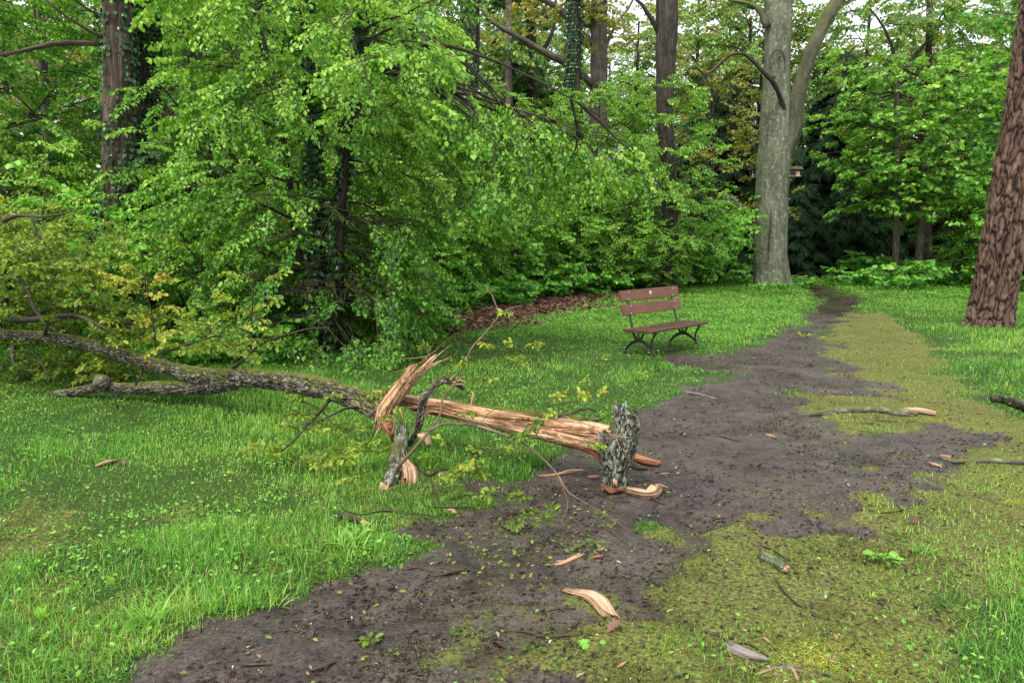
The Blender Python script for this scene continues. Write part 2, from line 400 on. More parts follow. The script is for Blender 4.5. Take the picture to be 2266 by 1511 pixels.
LITP = poly([(820, 770), (900, 690), (1050, 640), (1300, 605), (1560, 585), (1590, 592), (1560, 628), (1380, 662), (1200, 703), (1100, 733), (1000, 752)])
def sdf(X, Y, pl):
    X = np.asarray(X, float); Y = np.asarray(Y, float)
    d = np.full(X.shape, 1e9); ins = np.zeros(X.shape, bool); n = len(pl)
    for i in range(n):
        a, b = pl[i], pl[(i+1) % n]; e = b-a
        t = np.clip(((X-a[0])*e[0]+(Y-a[1])*e[1])/(e@e+1e-12), 0, 1)
        d = np.minimum(d, np.hypot(X-a[0]-t*e[0], Y-a[1]-t*e[1]))
        if a[1] != b[1]:
            c = ((a[1] > Y) != (b[1] > Y)) & (X < (b[0]-a[0])*(Y-a[1])/(b[1]-a[1])+a[0]); ins ^= c
    return np.where(ins, d, -d)
def masks(X, Y):
    wob = fbm(X*1.7, Y*1.7, o=4)*.13
    far = np.clip(Y/8, .5, 2.)
    sf = .15+.22*sstep(-.6, .4, sdf(X, Y, MOSSP)); wob2 = wob+sf*1.3*fbm(X*4.1+9, Y*4.1, o=4)*.8
    mud = sstep(-1, 1, (sdf(X, Y, MUD)+wob2)/sf/np.sqrt(far))
    m2 = sstep(-.35, .6, sdf(X, Y, MUD2)+wob*2)*.7*(.55+.45*np.clip(fbm(X*3+5, Y*3, o=3)*1.5+.4, 0, 1))
    mud = np.maximum(mud, m2)
    moss = np.maximum(sstep(-.35, .35, sdf(X, Y, MOSSP)+wob*2), .48*sstep(-.4, .4, sdf(X, Y, MOSSL)+wob*2)*(.25+.75*sstep(-.2, .4, fbm(X*1.1, Y*1.1+9))))
    # bare scuffed patches inside the moss
    mud = np.maximum(mud, .8*sstep(.10, .65, fbm(X*2.2+31, Y*2.2, o=4)+.25*sstep(2.2, .4, X))*sstep(0, .5, sdf(X, Y, MOSSP))*sstep(3.4, .6, X))
    lit = sstep(-.6, .8, sdf(X, Y, LITP)+wob*4)
    return mud, moss, lit
RUTS = [(G(1860, 644), .9, .16, -.25), (G(1895, 668), 1.1, .15, -.2), (G(1880, 655), 1.0, .5, -.3)]
def height(X, Y):
    X = np.asarray(X, float); Y = np.asarray(Y, float)
    return fbm(X*.45+3, Y*.45, o=3)*.022 + fbm(X*3, Y*3, o=3)*.005

# ------------------------------------------------------------------ ground and path
nr, ncol = 640, 560
yy = np.concatenate([np.geomspace(1.2, 60, nr-40, endpoint=False), np.geomspace(60, 600, 40)])
uu = np.linspace(-1.4, 1.4, ncol)
Yg = np.repeat(yy[:, None], ncol, 1); Xg = uu[None]*(Yg+3)
mudg, mossg, litg = masks(Xg, Yg)
Zg = height(Xg, Yg) - .022*mudg + mudg*(vn(Xg*9, Yg*9)*.009+vn(Xg*24, Yg*24)*.005) + (1-mudg)*vn(Xg*16, Yg*16)*.006
wetg = np.clip(sstep(.05, .7, fbm(Xg*1.3+2, Yg*1.3, o=3))*.55, 0, 1)*mudg + sstep(13, 18, Yg)*mudg*1.0
for c, rx, ry, an in RUTS[:2]:
    e = ((Xg-c[0])/rx)**2+((Yg-c[1])/(ry*6))**2
    Zg -= .05*np.exp(-e*1.5)*mudg
Vg = np.stack([Xg, Yg, Zg], -1).reshape(-1, 3)
i = np.arange(nr-1)[:, None]*ncol; j = np.arange(ncol-1)[None]
Fg = np.stack([i+j, i+j+1, i+ncol+j+1, i+ncol+j], -1).reshape(-1, 4)
fm = mudg.ravel()[Fg].mean(1)
def sub(name, sel, label):
    f = Fg[sel]; u, inv = np.unique(f, return_inverse=True)
    return tag(mk(name, Vg[u], [inv.reshape(-1, 4)], GROUND, attrs={'mud': mudg.ravel()[u], 'moss': mossg.ravel()[u], 'litter': litg.ravel()[u], 'wet': wetg.ravel()[u]}), label, kind='structure')
sub('ground', fm <= .5, 'lawn and forest floor on both sides of the muddy path')
sub('path', fm > .5, 'wet muddy footpath curving away past the bench')
def zat(x, y): 
    x = np.atleast_1d(x); y = np.atleast_1d(y); return height(x, y)-.022*masks(x, y)[0]

# ------------------------------------------------------------------ leaf shapes
def leaf_ov(w=.34, fold=.12, curl=.12):
    V = np.array([[0, 0, 0], [.28, w*.8, fold*.8], [.62, w, fold], [1, 0, -curl], [.62, -w, fold], [.28, -w*.8, fold*.8]], float)
    return V, [np.array([[0, 3, 2, 1], [0, 5, 4, 3]])]
def leaf_far(w=.42):
    return np.array([[0, 0, 0], [.5, w, .06], [1, 0, -.08], [.5, -w, .06]], float), [np.array([[0, 3, 2, 1]])]
def leaf_oak():
    s = [(.08, .05), (.28, .14), (.33, .28), (.42, .14), (.56, .33), (.64, .17), (.80, .27), (1.0, .0)]
    V = [(0, 0, 0)] + [(x, y, y*.35-.15*x*x) for x, y in s] + [(x, -y, y*.35-.15*x*x) for x, y in s[:-1]]
    return np.array(V), [np.array([[0, 8, 7, 6, 5, 4, 3, 2, 1], [0, 9, 10, 11, 12, 13, 14, 15, 8]])]
def leaf_maple():
    s = [(.1, .08), (-.02, .38), (.22, .30), (.42, .56), (.50, .26), (.72, .30), (1.0, 0)]
    V = [(0, 0, 0)]+[(x, y, -abs(y)*.35-.25*x*x) for x, y in s]+[(x, -y, -abs(y)*.35-.25*x*x) for x, y in s[:-1]]
    return np.array(V), [np.array([[0, 7, 6, 5, 4, 3, 2, 1], [0, 8, 9, 10, 11, 12, 13, 7]])]
def leaf_blade(w=.03, curl=.5):
    x = np.array([0, .35, .7, 1.]); z = .25*x-curl*x*x; wd = np.array([w*.7, w, w*.7, .002])
    V = np.concatenate([np.stack([x, wd, z], -1), np.stack([x, -wd, z], -1)])
    return V, [np.array([[0, 4, 5, 1], [1, 5, 6, 2], [2, 6, 7, 3]])]
def leaf_needle():
    return np.array([[0, -.09, 0], [1, -.05, -.1], [1, .05, -.1], [0, .09, 0]], float), [np.array([[0, 1, 2, 3]])]
LEAVES = {'ov': leaf_ov(), 'far': leaf_far(), 'oak': leaf_oak(), 'maple': leaf_maple(), 'needle': leaf_needle(), 'fern': leaf_ov(.16, .05, .2)}

def norm(v): return v/(np.linalg.norm(v, axis=-1, keepdims=True)+1e-9)
def frames(d, up):
    X = norm(d); Z = norm(up-X*(X*up).sum(-1, keepdims=True)); Y = np.cross(Z, X)
    return np.stack([X, Y, Z], -1)
def instance(leaf, pos, rot, sc, tint):
    T, F = LEAVES[leaf]; k = len(T); n = len(pos)
    V = pos[:, None]+np.einsum('nij,kj->nki', rot, T)*sc[:, None, None]
    off = (np.arange(n)*k)[:, None]
    FL = [(f[None]+off[..., None]).reshape(-1, f.shape[1]) for f in F]
    return V.reshape(-1, 3), FL, np.repeat(tint, k)

def make_spray(kind, r):
    """leaf positions, directions, normals, relative sizes; and twig segments, in a frame with x outwards"""
    lp, ld, ln, ls, tw = [], [], [], [], []
    def pt(t, droop): return np.array([t, 0, -droop*t*t])
    def twig(p0, d, Ln, gap, depth, droopy):
        pts = [p0]; n = max(2, int(Ln/gap)); d = d.copy(); side = 1 if r.random() < .5 else -1
        for q in range(n):
            d = norm(d+np.array([0, 0, -droopy])+r.normal(0, .05, 3)); p = pts[-1]+d*Ln/n; pts.append(p)
            side = -side; lat = np.array([-d[1], d[0], 0])*side
            if depth > 0 and q >= 1:
                twig(p, norm(d*.75+lat*.7), Ln*(.55-.35*q/n)*r.uniform(.7, 1.2), gap, depth-1, droopy)
            if kind == 'horn':
                lp.append(p); ld.append(norm(d*.5+lat*.9+np.array([0, 0, -.45])+r.normal(0, .28, 3))); ln.append(np.array([0, 0, 1.])+r.normal(0, .4, 3)+lat*.2); ls.append(r.uniform(.7, 1.15))
            elif kind == 'needle':
                for sd in (1, -1):
                    lp.append(p); ld.append(norm(d*.8+lat*sd*.7+np.array([0, 0, -.3])+r.normal(0, .15, 3))); ln.append(np.array([0, 0, 1.])+r.normal(0, .3, 3)); ls.append(r.uniform(.7, 1.2))
        if kind in ('maple', 'oak'):
            for q in range(5 if kind == 'maple' else 6):
                a = q*2.4+r.random(); o = np.array([math.cos(a), math.sin(a), r.uniform(-.2, .35)])
                pl = .09 if kind == 'maple' else .02
                b = pts[-1] if q < 4 else pts[max(1, len(pts)-2)]
                q0 = b+norm(d*.6+o)*pl*r.uniform(.6, 1.3)
                lp.append(q0); ld.append(norm(o+d*.5+np.array([0, 0, -.35]))); ln.append(np.array([0, 0, 1.])+r.normal(0, .3, 3)+o*.3); ls.append(r.uniform(.55, 1.15))
        tw.append((np.array(pts), depth))
    x = np.array([1., 0, 0])
    if kind == 'horn': twig(np.zeros(3), x, 1.0, .075, 1, .05)
    elif kind == 'needle': twig(np.zeros(3), x, 1.0, .085, 1, .03)
    elif kind == 'maple': twig(np.zeros(3), x, .8, .16, 1, .0)
    else: twig(np.zeros(3), x, .8, .13, 1, .0)
    return np.array(lp), norm(np.array(ld)), norm(np.array(ln)), np.array(ls), tw
_r = np.random.default_rng(3)
SPRAYS = {k: [make_spray(k, _r) for _ in range(6)] for k in ('horn', 'maple', 'oak', 'needle')}
def tri_tube(pts, r0, r1):
    pts = np.asarray(pts); n = len(pts); d = norm(np.gradient(pts, axis=0))
    up = np.array([.1, .2, 1.]); X = norm(np.cross(d, up)); Y = np.cross(d, X)
    rr = np.linspace(r0, r1, n)[:, None]
    V = np.stack([pts+X*rr, pts-X*rr*.5+Y*rr*.87, pts-X*rr*.5-Y*rr*.87], 1).reshape(-1, 3)
    i = np.arange(n-1)[:, None]*3; j = np.arange(3)[None]; j2 = (j+1) % 3
    return V, np.stack([i+j, i+j2, i+3+j2, i+3+j], -1).reshape(-1, 4)
def crown(acc, kind, leaf, pos, dirs, scale, leafsize, tint, r, twigr=.004, tintj=.16, twigs=True):
    """sprays of leaves hung at pos; leafsize is the metre length of a leaf"""
    pos = np.asarray(pos); dirs = norm(np.asarray(dirs)); n = len(pos)
    up = np.array([0, 0, 1.])+r.normal(0, .22, (n, 3))
    Rt = frames(dirs, up); which = r.integers(0, 6, n)
    for k in range(6):
        s = np.where(which == k)[0]
        if not len(s): continue
        lp, ld, ln, ls, tw = SPRAYS[kind][k]
        Rk, sk = Rt[s], scale[s]
        Pp = (pos[s][:, None]+np.einsum('nij,kj->nki', Rk, lp)*sk[:, None, None]).reshape(-1, 3)
        D = np.einsum('nij,kj->nki', Rk, ld); D[..., 2] -= .15
        N = np.einsum('nij,kj->nki', Rk, ln)*.7; N[..., 2] += .3
        if kind in ('oak', 'maple'): N += r.normal(0, .45, N.shape); D += r.normal(0, .35, D.shape)
        D = norm(D.reshape(-1, 3)+r.normal(0, .12, (len(Pp), 3))); N = N.reshape(-1, 3)
        sz = np.tile(ls, len(s))*leafsize*r.uniform(.55, 1.25, len(Pp))
        tn = np.clip(np.repeat(tint[s], len(lp))+r.normal(0, tintj, len(Pp)), 0, 1)
        keep = r.random(len(Pp)) < .9
        V, FL, t = instance(leaf, Pp[keep], frames(D[keep], N[keep]), sz[keep], tn[keep])
        acc.add(V, FL, 0, tint=t, bark=np.zeros((len(V), 3)))
        if twigs:
            for pts, dep in tw:
                if dep == 0 and leaf == 'far': continue
                V1, F1 = tri_tube(pts, 1., .5); k3 = len(V1)
                C = np.repeat(pts, 3, 0); O = V1-C; O = O*(twigr*(1.6 if dep else .8))
                Q = pos[s][:, None]+np.einsum('nij,kj->nki', Rk, C)*sk[:, None, None]+np.einsum('nij,kj->nki', Rk, O)
                off = (np.arange(len(s))*k3)[:, None, None]
                Q = Q.reshape(-1, 3)
                acc.add(Q, [(F1[None]+off).reshape(-1, 4)], 1, tint=np.zeros(len(Q)), bark=Q*1.0)

def grow(p0, d0, Ln, n, r, curve=(0, 0, 0), wig=.12):
    pts = [np.array(p0, float)]; d = norm(np.array(d0, float)); c = np.array(curve, float)
    for q in range(n):
        d = norm(d+c/n+r.normal(0, wig, 3)); pts.append(pts[-1]+d*Ln/n)
    return np.array(pts)
def at_len(pts, t):
    s = t*(len(pts)-1); i = int(min(s, len(pts)-2)); f = s-i
    return pts[i]*(1-f)+pts[i+1]*f, norm(pts[i+1]-pts[i])
def plain(amp, fr=3):
    return lambda c, s, l, r: amp*r*fbm(c*1.3+l*.3, s*1.3, l*fr, o=3)

def shrub_proto(name, seed, h, spread, nst, per, kind, leaf, mat, lsize, sscale, tint=(.3, .7), lowt=.16, barkm=LIMBBARK, stem_r=.018, outw=.5):
    r = np.random.default_rng(seed); acc = Acc(); st = Acc(); pos, dirs, scs, tn = [], [], [], []
    for q in range(nst):
        a = q/nst*2*math.pi+r.uniform(-.3, .3); lean = r.uniform(.15, .6)*spread/h*1.6
        pts = grow((math.cos(a)*.15, math.sin(a)*.15, -.05), (math.cos(a)*lean, math.sin(a)*lean, 1), h*r.uniform(.7, 1.05), 7, r, (math.cos(a)*.3, math.sin(a)*.3, -.2), .07)
        V, FL, bc = tube(pts, np.linspace(stem_r*r.uniform(.8, 1.3), .005, len(pts)), 5, .3); st.add(V, FL, 0, bark=bc, fur=tube.fur)
        for k in range(per):
            t = lowt+(1-lowt)*(k+r.random())/per
            p, d = at_len(pts, t); b = r.uniform(0, 2*math.pi)
            o = np.array([math.cos(b), math.sin(b), 0]); o = norm(o+np.array([math.cos(a), math.sin(a), 0])*.5)
            ln = r.uniform(0, 1)*outw*spread*(.35+.65*math.sin(math.pi*min(1, t*.8+.1)))
            if ln > .25:
                lp = grow(p, o+np.array([0, 0, .5]), ln, 3, r, (0, 0, -.3), .1)
                V, F1 = tri_tube(lp, .008, .003); st.add(V, [F1], 0, bark=V, fur=np.full(len(V), .8))
                p = lp[-1]
            pos.append(p); dirs.append(norm(o+np.array([0, 0, r.uniform(-.35, .3)]))); scs.append(sscale*r.uniform(.65, 1.2))
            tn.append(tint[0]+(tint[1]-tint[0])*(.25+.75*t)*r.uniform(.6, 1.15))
    root = thing(name, 'x', 'shrub')
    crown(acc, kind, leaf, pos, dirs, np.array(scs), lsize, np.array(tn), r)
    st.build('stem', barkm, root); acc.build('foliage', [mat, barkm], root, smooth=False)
    return root
def tree_proto(name, seed, h, cr, r0, nl, per, kind, leaf, mat, lsize, sscale, z0, barkm, tint=(.3, .8), droop=-.2, upw=.6, cat='tree', trunk_to=None):
    r = np.random.default_rng(seed); acc = Acc(); st = Acc(); pos, dirs, scs, tn = [], [], [], []
    tp = grow((0, 0, -.1), (0, 0, 1), h, 9, r, (0, 0, 0), .025)
    tp[:, :2] *= .8
    V, FL, bc = tube(tp, np.concatenate([[r0*1.25], np.linspace(r0, r0*.25, len(tp)-1)]), 12, .35, plain(.08)); st.add(V, FL, 0, bark=bc, fur=tube.fur)
    for q in range(nl):
        t = z0+(.98-z0)*(q+r.random()*.7)/nl; p, d = at_len(tp, t); a = q*2.4+r.uniform(-.4, .4)
        Ln = cr*r.uniform(.6, 1.1)*(1-.55*((t-z0)/(1-z0))**1.5)
        o = np.array([math.cos(a), math.sin(a), upw*r.uniform(.5, 1.3)])
        lp = grow(p, o, Ln, 6, r, (0, 0, droop), .13); rr = r0*.32*(1-t*.6)
        V, FL, bc = tube(lp, np.linspace(rr, .012, len(lp)), 6, .35); st.add(V, FL, 0, bark=bc, fur=tube.fur)
        for k in range(per):
            u = .2+.8*(k+r.random())/per; p2, d2 = at_len(lp, u); sd = r.choice([-1, 1]); lat = np.array([-d2[1], d2[0], 0])*sd
            o2 = norm(d2+lat*r.uniform(.2, 1.3)+np.array([0, 0, r.uniform(-.4, .5)]))
            l2 = r.uniform(.1, .45)*Ln*(1.1-u*.6)
            b = grow(p2, o2, l2, 3, r, (0, 0, droop), .1); V, F1 = tri_tube(b, .014, .005); st.add(V, [F1], 0, bark=V, fur=np.full(len(V), .8))
            for bb in ((b[-1],) if l2 < .6 else (b[-1], b[1])):
                pos.append(bb); dirs.append(norm(o2+np.array([0, 0, r.uniform(-.5, .1)]))); scs.append(sscale*r.uniform(.7, 1.2))
                tn.append(tint[0]+(tint[1]-tint[0])*(r.uniform(0, 1)*.5+.5*t))
    root = thing(name, 'x', cat)
    if pos: crown(acc, kind, leaf, pos, dirs, np.array(scs), lsize, np.array(tn), r, twigs=leaf != 'far')
    st.build('trunk', barkm, root)
    if pos: acc.build('crown', [mat, barkm], root, smooth=False)
    return root
def conifer_proto(name, seed, h, cr, tint, z0=.04):
    r = np.random.default_rng(seed); acc = Acc(); st = Acc(); pos, dirs, scs, tn = [], [], [], []
    V, FL, bc = tube([(0, 0, -.1), (0, 0, h*.5), (0.05, 0, h)], [.2, .13, .02], 8, .5); st.add(V, FL, 0, bark=bc, fur=tube.fur)
    nb = int(h*16)
    for q in range(nb):
        t = z0+(1-z0)*(q/nb); a = q*2.4+r.uniform(-.3, .3); Ln = cr*(1-t)**.7*r.uniform(.7, 1.1)+.15
        lp = grow((0, 0, h*t), (math.cos(a), math.sin(a), .15), Ln, 5, r, (0, 0, -.55), .05)
        V, F1 = tri_tube(lp, .02, .006); st.add(V, [F1], 0, bark=V, fur=np.full(len(V), .8))
        m = max(2, int(Ln/.28))
        for k in range(m):
            u = (k+.6)/m; p2, d2 = at_len(lp, u); sd = 1 if k % 2 else -1
            pos.append(p2); dirs.append(norm(d2+np.array([-d2[1], d2[0], 0])*sd*.7+np.array([0, 0, -.45]))); scs.append(r.uniform(.5, .9)); tn.append(r.uniform(*tint))
    root = thing(name, 'x', 'conifer')
    crown(acc, 'needle', 'needle', pos, dirs, np.array(scs), .2, np.array(tn), r, twigs=False)
    st.build('trunk', DARKBARK, root); acc.build('crown', [SPRUCE, DARKBARK], root, smooth=False)
    return root
def place(root, px, Y, rz=0, sc=1, label=None, group=None, first=[]):
    loc = (GX(px, Y), Y, float(zat(GX(px, Y), Y)[0]))
    if root.name not in first:
        first.append(root.name); root.location = loc; root.rotation_euler = (0, 0, rz); root.scale = (sc, sc, sc); root['label'] = label
        if group: root['group'] = group
        return root
    return dup(root, loc, rz, sc, label, group)

# ================================================================== LARGE TREES
def trunk_thing(name, label, cat, stems, mat, sides=14, step=.25, disp=None, group=None, ivy=None, crownspec=None, ivy_n=0, leafmat=None, seed=1):
    """stems: list of (world points, radii); the first one starts at the ground"""
    r = np.random.default_rng(seed); b = np.array(stems[0][0][0]); root = thing(name, label, cat, b, 0, group)
    st = Acc()
    for pts, rad in stems:
        V, FL, bc = tube(np.array(pts)-b, rad, sides if rad[0] > .06 else 7, step if rad[0] > .06 else .2, disp or plain(.07)); st.add(V, FL, 0, bark=bc, fur=tube.fur)
    st.build('trunk', mat, root)
    if ivy_n:
        ps, ds, ns, sz, tn = [], [], [], [], []
        for si in (ivy if isinstance(ivy, list) else [0]):
            p, q = resample(np.array(stems[si][0])-b, stems[si][1], .1)
            k = r.integers(0, len(p), ivy_n); a = r.uniform(0, 2*math.pi, ivy_n)
            c = np.stack([np.cos(a), np.sin(a), 0*a], -1); keep = fbm(a*1.2+si*5, p[k, 2]*1.1, o=3) > -.25
            po = p[k]+c*(q[k]*(1.03+r.uniform(0, .35, ivy_n)))[:, None]
            ps.append(po[keep]); ds.append(norm(np.array([0, 0, -1.])+c*.5+r.normal(0, .35, (ivy_n, 3)))[keep]); ns.append((c+r.normal(0, .35, (ivy_n, 3)))[keep])
        ps, ds, ns = map(np.concatenate, (ps, ds, ns))
        V, FL, t = instance('ov', ps, frames(ds, ns), r.uniform(.06, .11, len(ps)), r.random(len(ps)))
        mk('ivy', V, FL, IVY, root, {'tint': t}, smooth=False)
    if crownspec: 
        acc = Acc(); br = Acc(); pos, dirs, scs, tn = [], [], [], []
        cs = crownspec
        for q in range(cs['n']):
            p0, d0 = cs['pick'](r, q); p0 = np.array(p0)-b
            lp = grow(p0, d0, cs['len'](r, d0, p0+b), 7, r, (0, 0, cs.get('droop', -.8)), cs.get('wig', .12))
            if 'keep' in cs and not (cs['keep'](lp[-1]+b, r, True) and cs['keep'](lp[4]+b, r, True)): continue
            V, FL, bc = tube(lp, np.linspace(cs.get('r', .03), .006, len(lp)), 6, .2); acc.add(V, FL, 1, bark=bc, tint=np.zeros(len(V)))
            for k in range(cs['per']):
                u = cs.get('u0', .15)+(1-cs.get('u0', .15))*(k+r.random())/cs['per']; p2, d2 = at_len(lp, u); sd = r.choice([-1, 1]); lat = np.array([-d2[1], d2[0], 0])*sd
                o2 = norm(d2*.7+lat*r.uniform(.1, 1.2)+np.array([0, 0, r.uniform(-.5, .25)])); l2 = r.uniform(.05, .6)
                bpt = p2+o2*l2+np.array([0, 0, -.25*l2*l2]); V, F1 = tri_tube(np.array([p2, (p2+bpt)/2+[0, 0, .03], bpt]), .007, .003); acc.add(V, [F1], 1, bark=V, tint=np.zeros(len(V)))
                if (bpt+b)[2] < cs.get('zmin', .15) or ('keep' in cs and not cs['keep'](bpt+b, r)): continue
                pos.append(bpt); dirs.append(norm(o2+np.array([0, 0, -.15]))); scs.append(cs['sscale']*r.uniform(.7, 1.2))
                tn.append(cs['tint'](r, bpt+b))
        crown(acc, cs['kind'], cs['leaf'], pos, dirs, np.array(scs), cs['lsize'], np.array(tn), r)
        acc.build('crown', [leafmat, LIMBBARK], root, smooth=False)
    return root
def PL(pts, Y, foot=None):
    """survey points at a fixed distance; the first is moved to the ground"""
    out = [P(a, b, Y) for a, b in pts]
    out[0] = np.array([out[0][0], Y, -.08]); return out
def W(ws, Y): return [w_/2/F*(Y*cp_+.3) for w_ in ws]

# --- old beech beside the path
Yb = 22.3
beech_stems = [(PL([(1708, 662), (1707, 630), (1706, 560), (1708, 450), (1712, 370), (1716, 300), (1718, 200), (1721, 100), (1723, 0), (1728, -260)], Yb), W([88, 77, 71, 68, 72, 68, 57, 54, 54, 46], Yb)),
    ([P(1722, 390, Yb), P(1740, 330, Yb-.1), P(1757, 280, Yb-.2), P(1768, 200, Yb-.3), P(1795, 115, Yb-.4), P(1830, 40, Yb-.5), P(1862, -20, Yb-.5), P(1930, -200, Yb-.6)], W([30, 37, 36, 31, 28, 27, 26, 22], Yb))]
def beech_d(c, s, l, r): return r*(.06*fbm(c*1.5, s*1.5, l*.9, o=3) + .02*fbm(c*6, s*6, l*1.2, o=3) + .24*np.maximum(0, np.sin(np.arctan2(s, c)*5+1))*np.exp(-l*2.2))
beech = trunk_thing('old_beech', 'thick grey beech forking into a mossy right limb beside the far path', 'tree', beech_stems[:1], BEECH, 40, .12, beech_d)
bb = np.array(beech_stems[0][0][0])
V, FL, bc = tube(np.array(beech_stems[1][0])-bb, beech_stems[1][1], 22, .12, plain(.10)); a_ = Acc(); a_.add(V, FL, 0, bark=bc, fur=tube.fur)
for pts, rad in [([(1697, 60), (1682, 25), (1655, 8), (1620, 2), (1580, -10)], [.12, .08, .05, .04, .02]), ([(1760, 270), (1790, 258)], [.03, .01])]:
    V, FL, bc = tube(np.array([P(x, y, Yb-.2) for x, y in pts])-bb, rad, 8, .15, plain(.1)); a_.add(V, FL, 0, bark=bc, fur=tube.fur)
a_.build('limb', MOSSBEECH, beech)
a_ = Acc()
for pts, rad in [([(1752, 300), (1741, 262), (1730, 225), (1716, 192), (1700, 170), (1680, 150), (1664, 132), (1642, 119), (1618, 122), (1598, 138), (1575, 158), (1560, 170), (1545, 195)], [.085, .07, .06, .065, .07, .05, .055, .042, .04, .04, .032, .03, .015]),
                 ([(1562, 168), (1540, 150), (1524, 152), (1518, 165)], [.035, .03, .02, .012]), ([(1560, 170), (1575, 195), (1590, 215)], [.03, .025, .015]),
                 ([(1642, 119), (1644, 96)], [.02, .008]), ([(1703, 170), (1714, 172)], [.05, .03])]:
    V, FL, bc = tube(np.array([P(x, y, Yb-1.05+.85*min(1, max(0, (x-1695)/50))) for x, y in pts])-bb, rad, 10, .1, plain(.22, 5)); a_.add(V, FL, 0, bark=bc, fur=tube.fur)
a_.build('dead_branch', DEADBARK, beech)
sc_ = [P(1721+17*math.cos(t), 140-30*math.sin(t), Yb-.50-.03*abs(math.sin(t))+.12*abs(math.cos(t))) for t in np.linspace(-.4, 3.55, 12)]
V, FL, bc = tube(np.array(sc_)-bb, [.022]*12, 7, .05, plain(.2)); mk('branch_scar', V, FL, GREYBARK, beech, {'bark': bc, 'fur': tube.fur})
V, FL, bc = tube(np.array([P(x, y, Yb-.49) for x, y in [(1706, 462), (1704, 500), (1700, 545), (1701, 575)]])-bb, [.012, .02, .016, .006], 6, .05, plain(.5, 9)); mk('bark_crack', V, FL, BROWNBARK, beech, {'bark': bc, 'fur': tube.fur})
# feeder box on the beech
fb = thing('bird_feeder', 'small brown wooden bird feeder fixed to the side of the forked beech', 'bird feeder', P(1757, 389, Yb-.1))
a_ = Acc()
V, FL = boxm((0, 0, -.02), (.36, .26, .02)); a_.add(V, FL, bark=V)
for sx in (-.16, .16): V, FL = boxm((sx, .1, .08), (.02, .02, .2)); a_.add(V, FL, bark=V)
V, FL = boxm((-.02, .115, .07), (.30, .02, .16)); a_.add(V, FL, bark=V)
a_.build('tray', WOODBARE, fb, smooth=False)
a_ = Acc()
for s_ in (-1, 1):
    M_ = Matrix.Rotation(s_*.5, 3, 'X'); V, FL = boxm((0, s_*-.085, .215), (.42, .2, .018), M_); a_.add(V, FL, bark=V)
a_.build('roof', BROWNBARK, fb, smooth=False)
V, FL = boxm((.08, -.03, .05), (.11, .12, .12)); mk('seed_block', V, FL, WOODPINK, fb, {'bark': V}, smooth=False)
V, FL = boxm((-.12, .05, -.09), (.22, .03, .03), Matrix.Rotation(.5, 3, 'Y')); mk('bracket', V, FL, WOODBARE, fb, {'bark': V}, smooth=False)

# --- big pine at the right edge
Yp = 13.1
pine_pts = PL([(2184, 745), (2190, 712), (2209, 600), (2236, 450), (2262, 300), (2280, 180), (2302, 20), (2345, -260), (2390, -600)], Yp)
def pine_flare(c, s, l, r): return r*(.05*fbm(c*1.5, s*1.5, l*.8, o=3)+.20*np.exp(-l*3.2)*(1+.9*np.sin(np.arctan2(s, c)*3)))
pine_d = plates(.080, .34, .036, .55, 3, pine_flare, gap=.17, sqr=True, rough=.14)
pine = trunk_thing('pine_tree', 'reddish pine trunk with deeply plated bark leaning at the right edge', 'tree', [(pine_pts, W([92, 86, 89, 87, 84, 82, 79, 64, 46], Yp))], PINE, 280, .026, pine_d)

# --- ivy-clad pair on the left
Yi = 13.2
trunk_thing('ivy_clad_tree', 'reddish brown trunk patched with ivy behind the fallen crown', 'tree',
    [(PL([(268, 740), (268, 570), (266, 430), (262, 300), (260, 150), (258, 0), (256, -260)], Yi), W([84, 68, 64, 62, 58, 56, 46], Yi)),
     ([P(250, 100, Yi), P(190, 95, Yi-.3), P(110, 98, Yi-.5), P(40, 115, Yi-.7), P(-60, 130, Yi-.8)], [.05, .045, .04, .03, .02]),
     ([P(250, 95, Yi), P(200, 70, Yi-.3), P(150, 40, Yi-.5), P(90, -10, Yi-.7)], [.035, .03, .02, .012])], BROWNBARK, 40, .1, plain(.16, 1.5), ivy_n=2600, ivy=[0], seed=4)
trunk_thing('ivy_covered_tree', 'slim trunk wholly covered in dark ivy right of the reddish ivy trunk', 'tree',
    [(PL([(318, 730), (316, 500), (318, 330), (322, 150), (326, 0), (330, -260)], 13.9), W([50, 40, 40, 40, 42, 38], 13.9))], DARKBARK, 14, .2, ivy_n=9000, seed=5)

# --- hornbeam with drooping bright foliage
Yh = 10.0
h_st = [(PL([(722, 790), (706, 700), (698, 560), (692, 400), (688, 200), (676, 20), (660, -200)], Yh), W([40, 30, 27, 26, 26, 26, 18], Yh)),
        ([P(728, 790, Yh), P(744, 640, Yh-.1), P(750, 500, Yh-.1), P(760, 380, Yh-.15), P(768, 240, Yh-.2), P(790, 100, Yh-.3), P(830, -60, Yh-.4)], W([36, 24, 24, 22, 20, 18, 10], Yh)),
        ([P(720, 790, Yh), P(690, 700, Yh+.25), P(660, 560, Yh+.4), P(640, 400, Yh+.5), P(610, 200, Yh+.5), P(560, 0, Yh+.5)], W([24, 18, 16, 14, 12, 8], Yh)),
        ([P(768, 240, Yh-.2), P(840, 130, Yh-.5), P(960, 100, Yh-.7), P(1080, 130, Yh-.8), P(1230, 200, Yh-.7), P(1330, 260, Yh-.6)], [.032, .028, .022, .018, .012, .006]),
        ([P(762, 340, Yh-.2), P(830, 160, Yh-.2), P(930, 170, Yh-.1), P(1050, 235, Yh), P(1180, 330, Yh+.1)], [.03, .026, .02, .014, .006])]
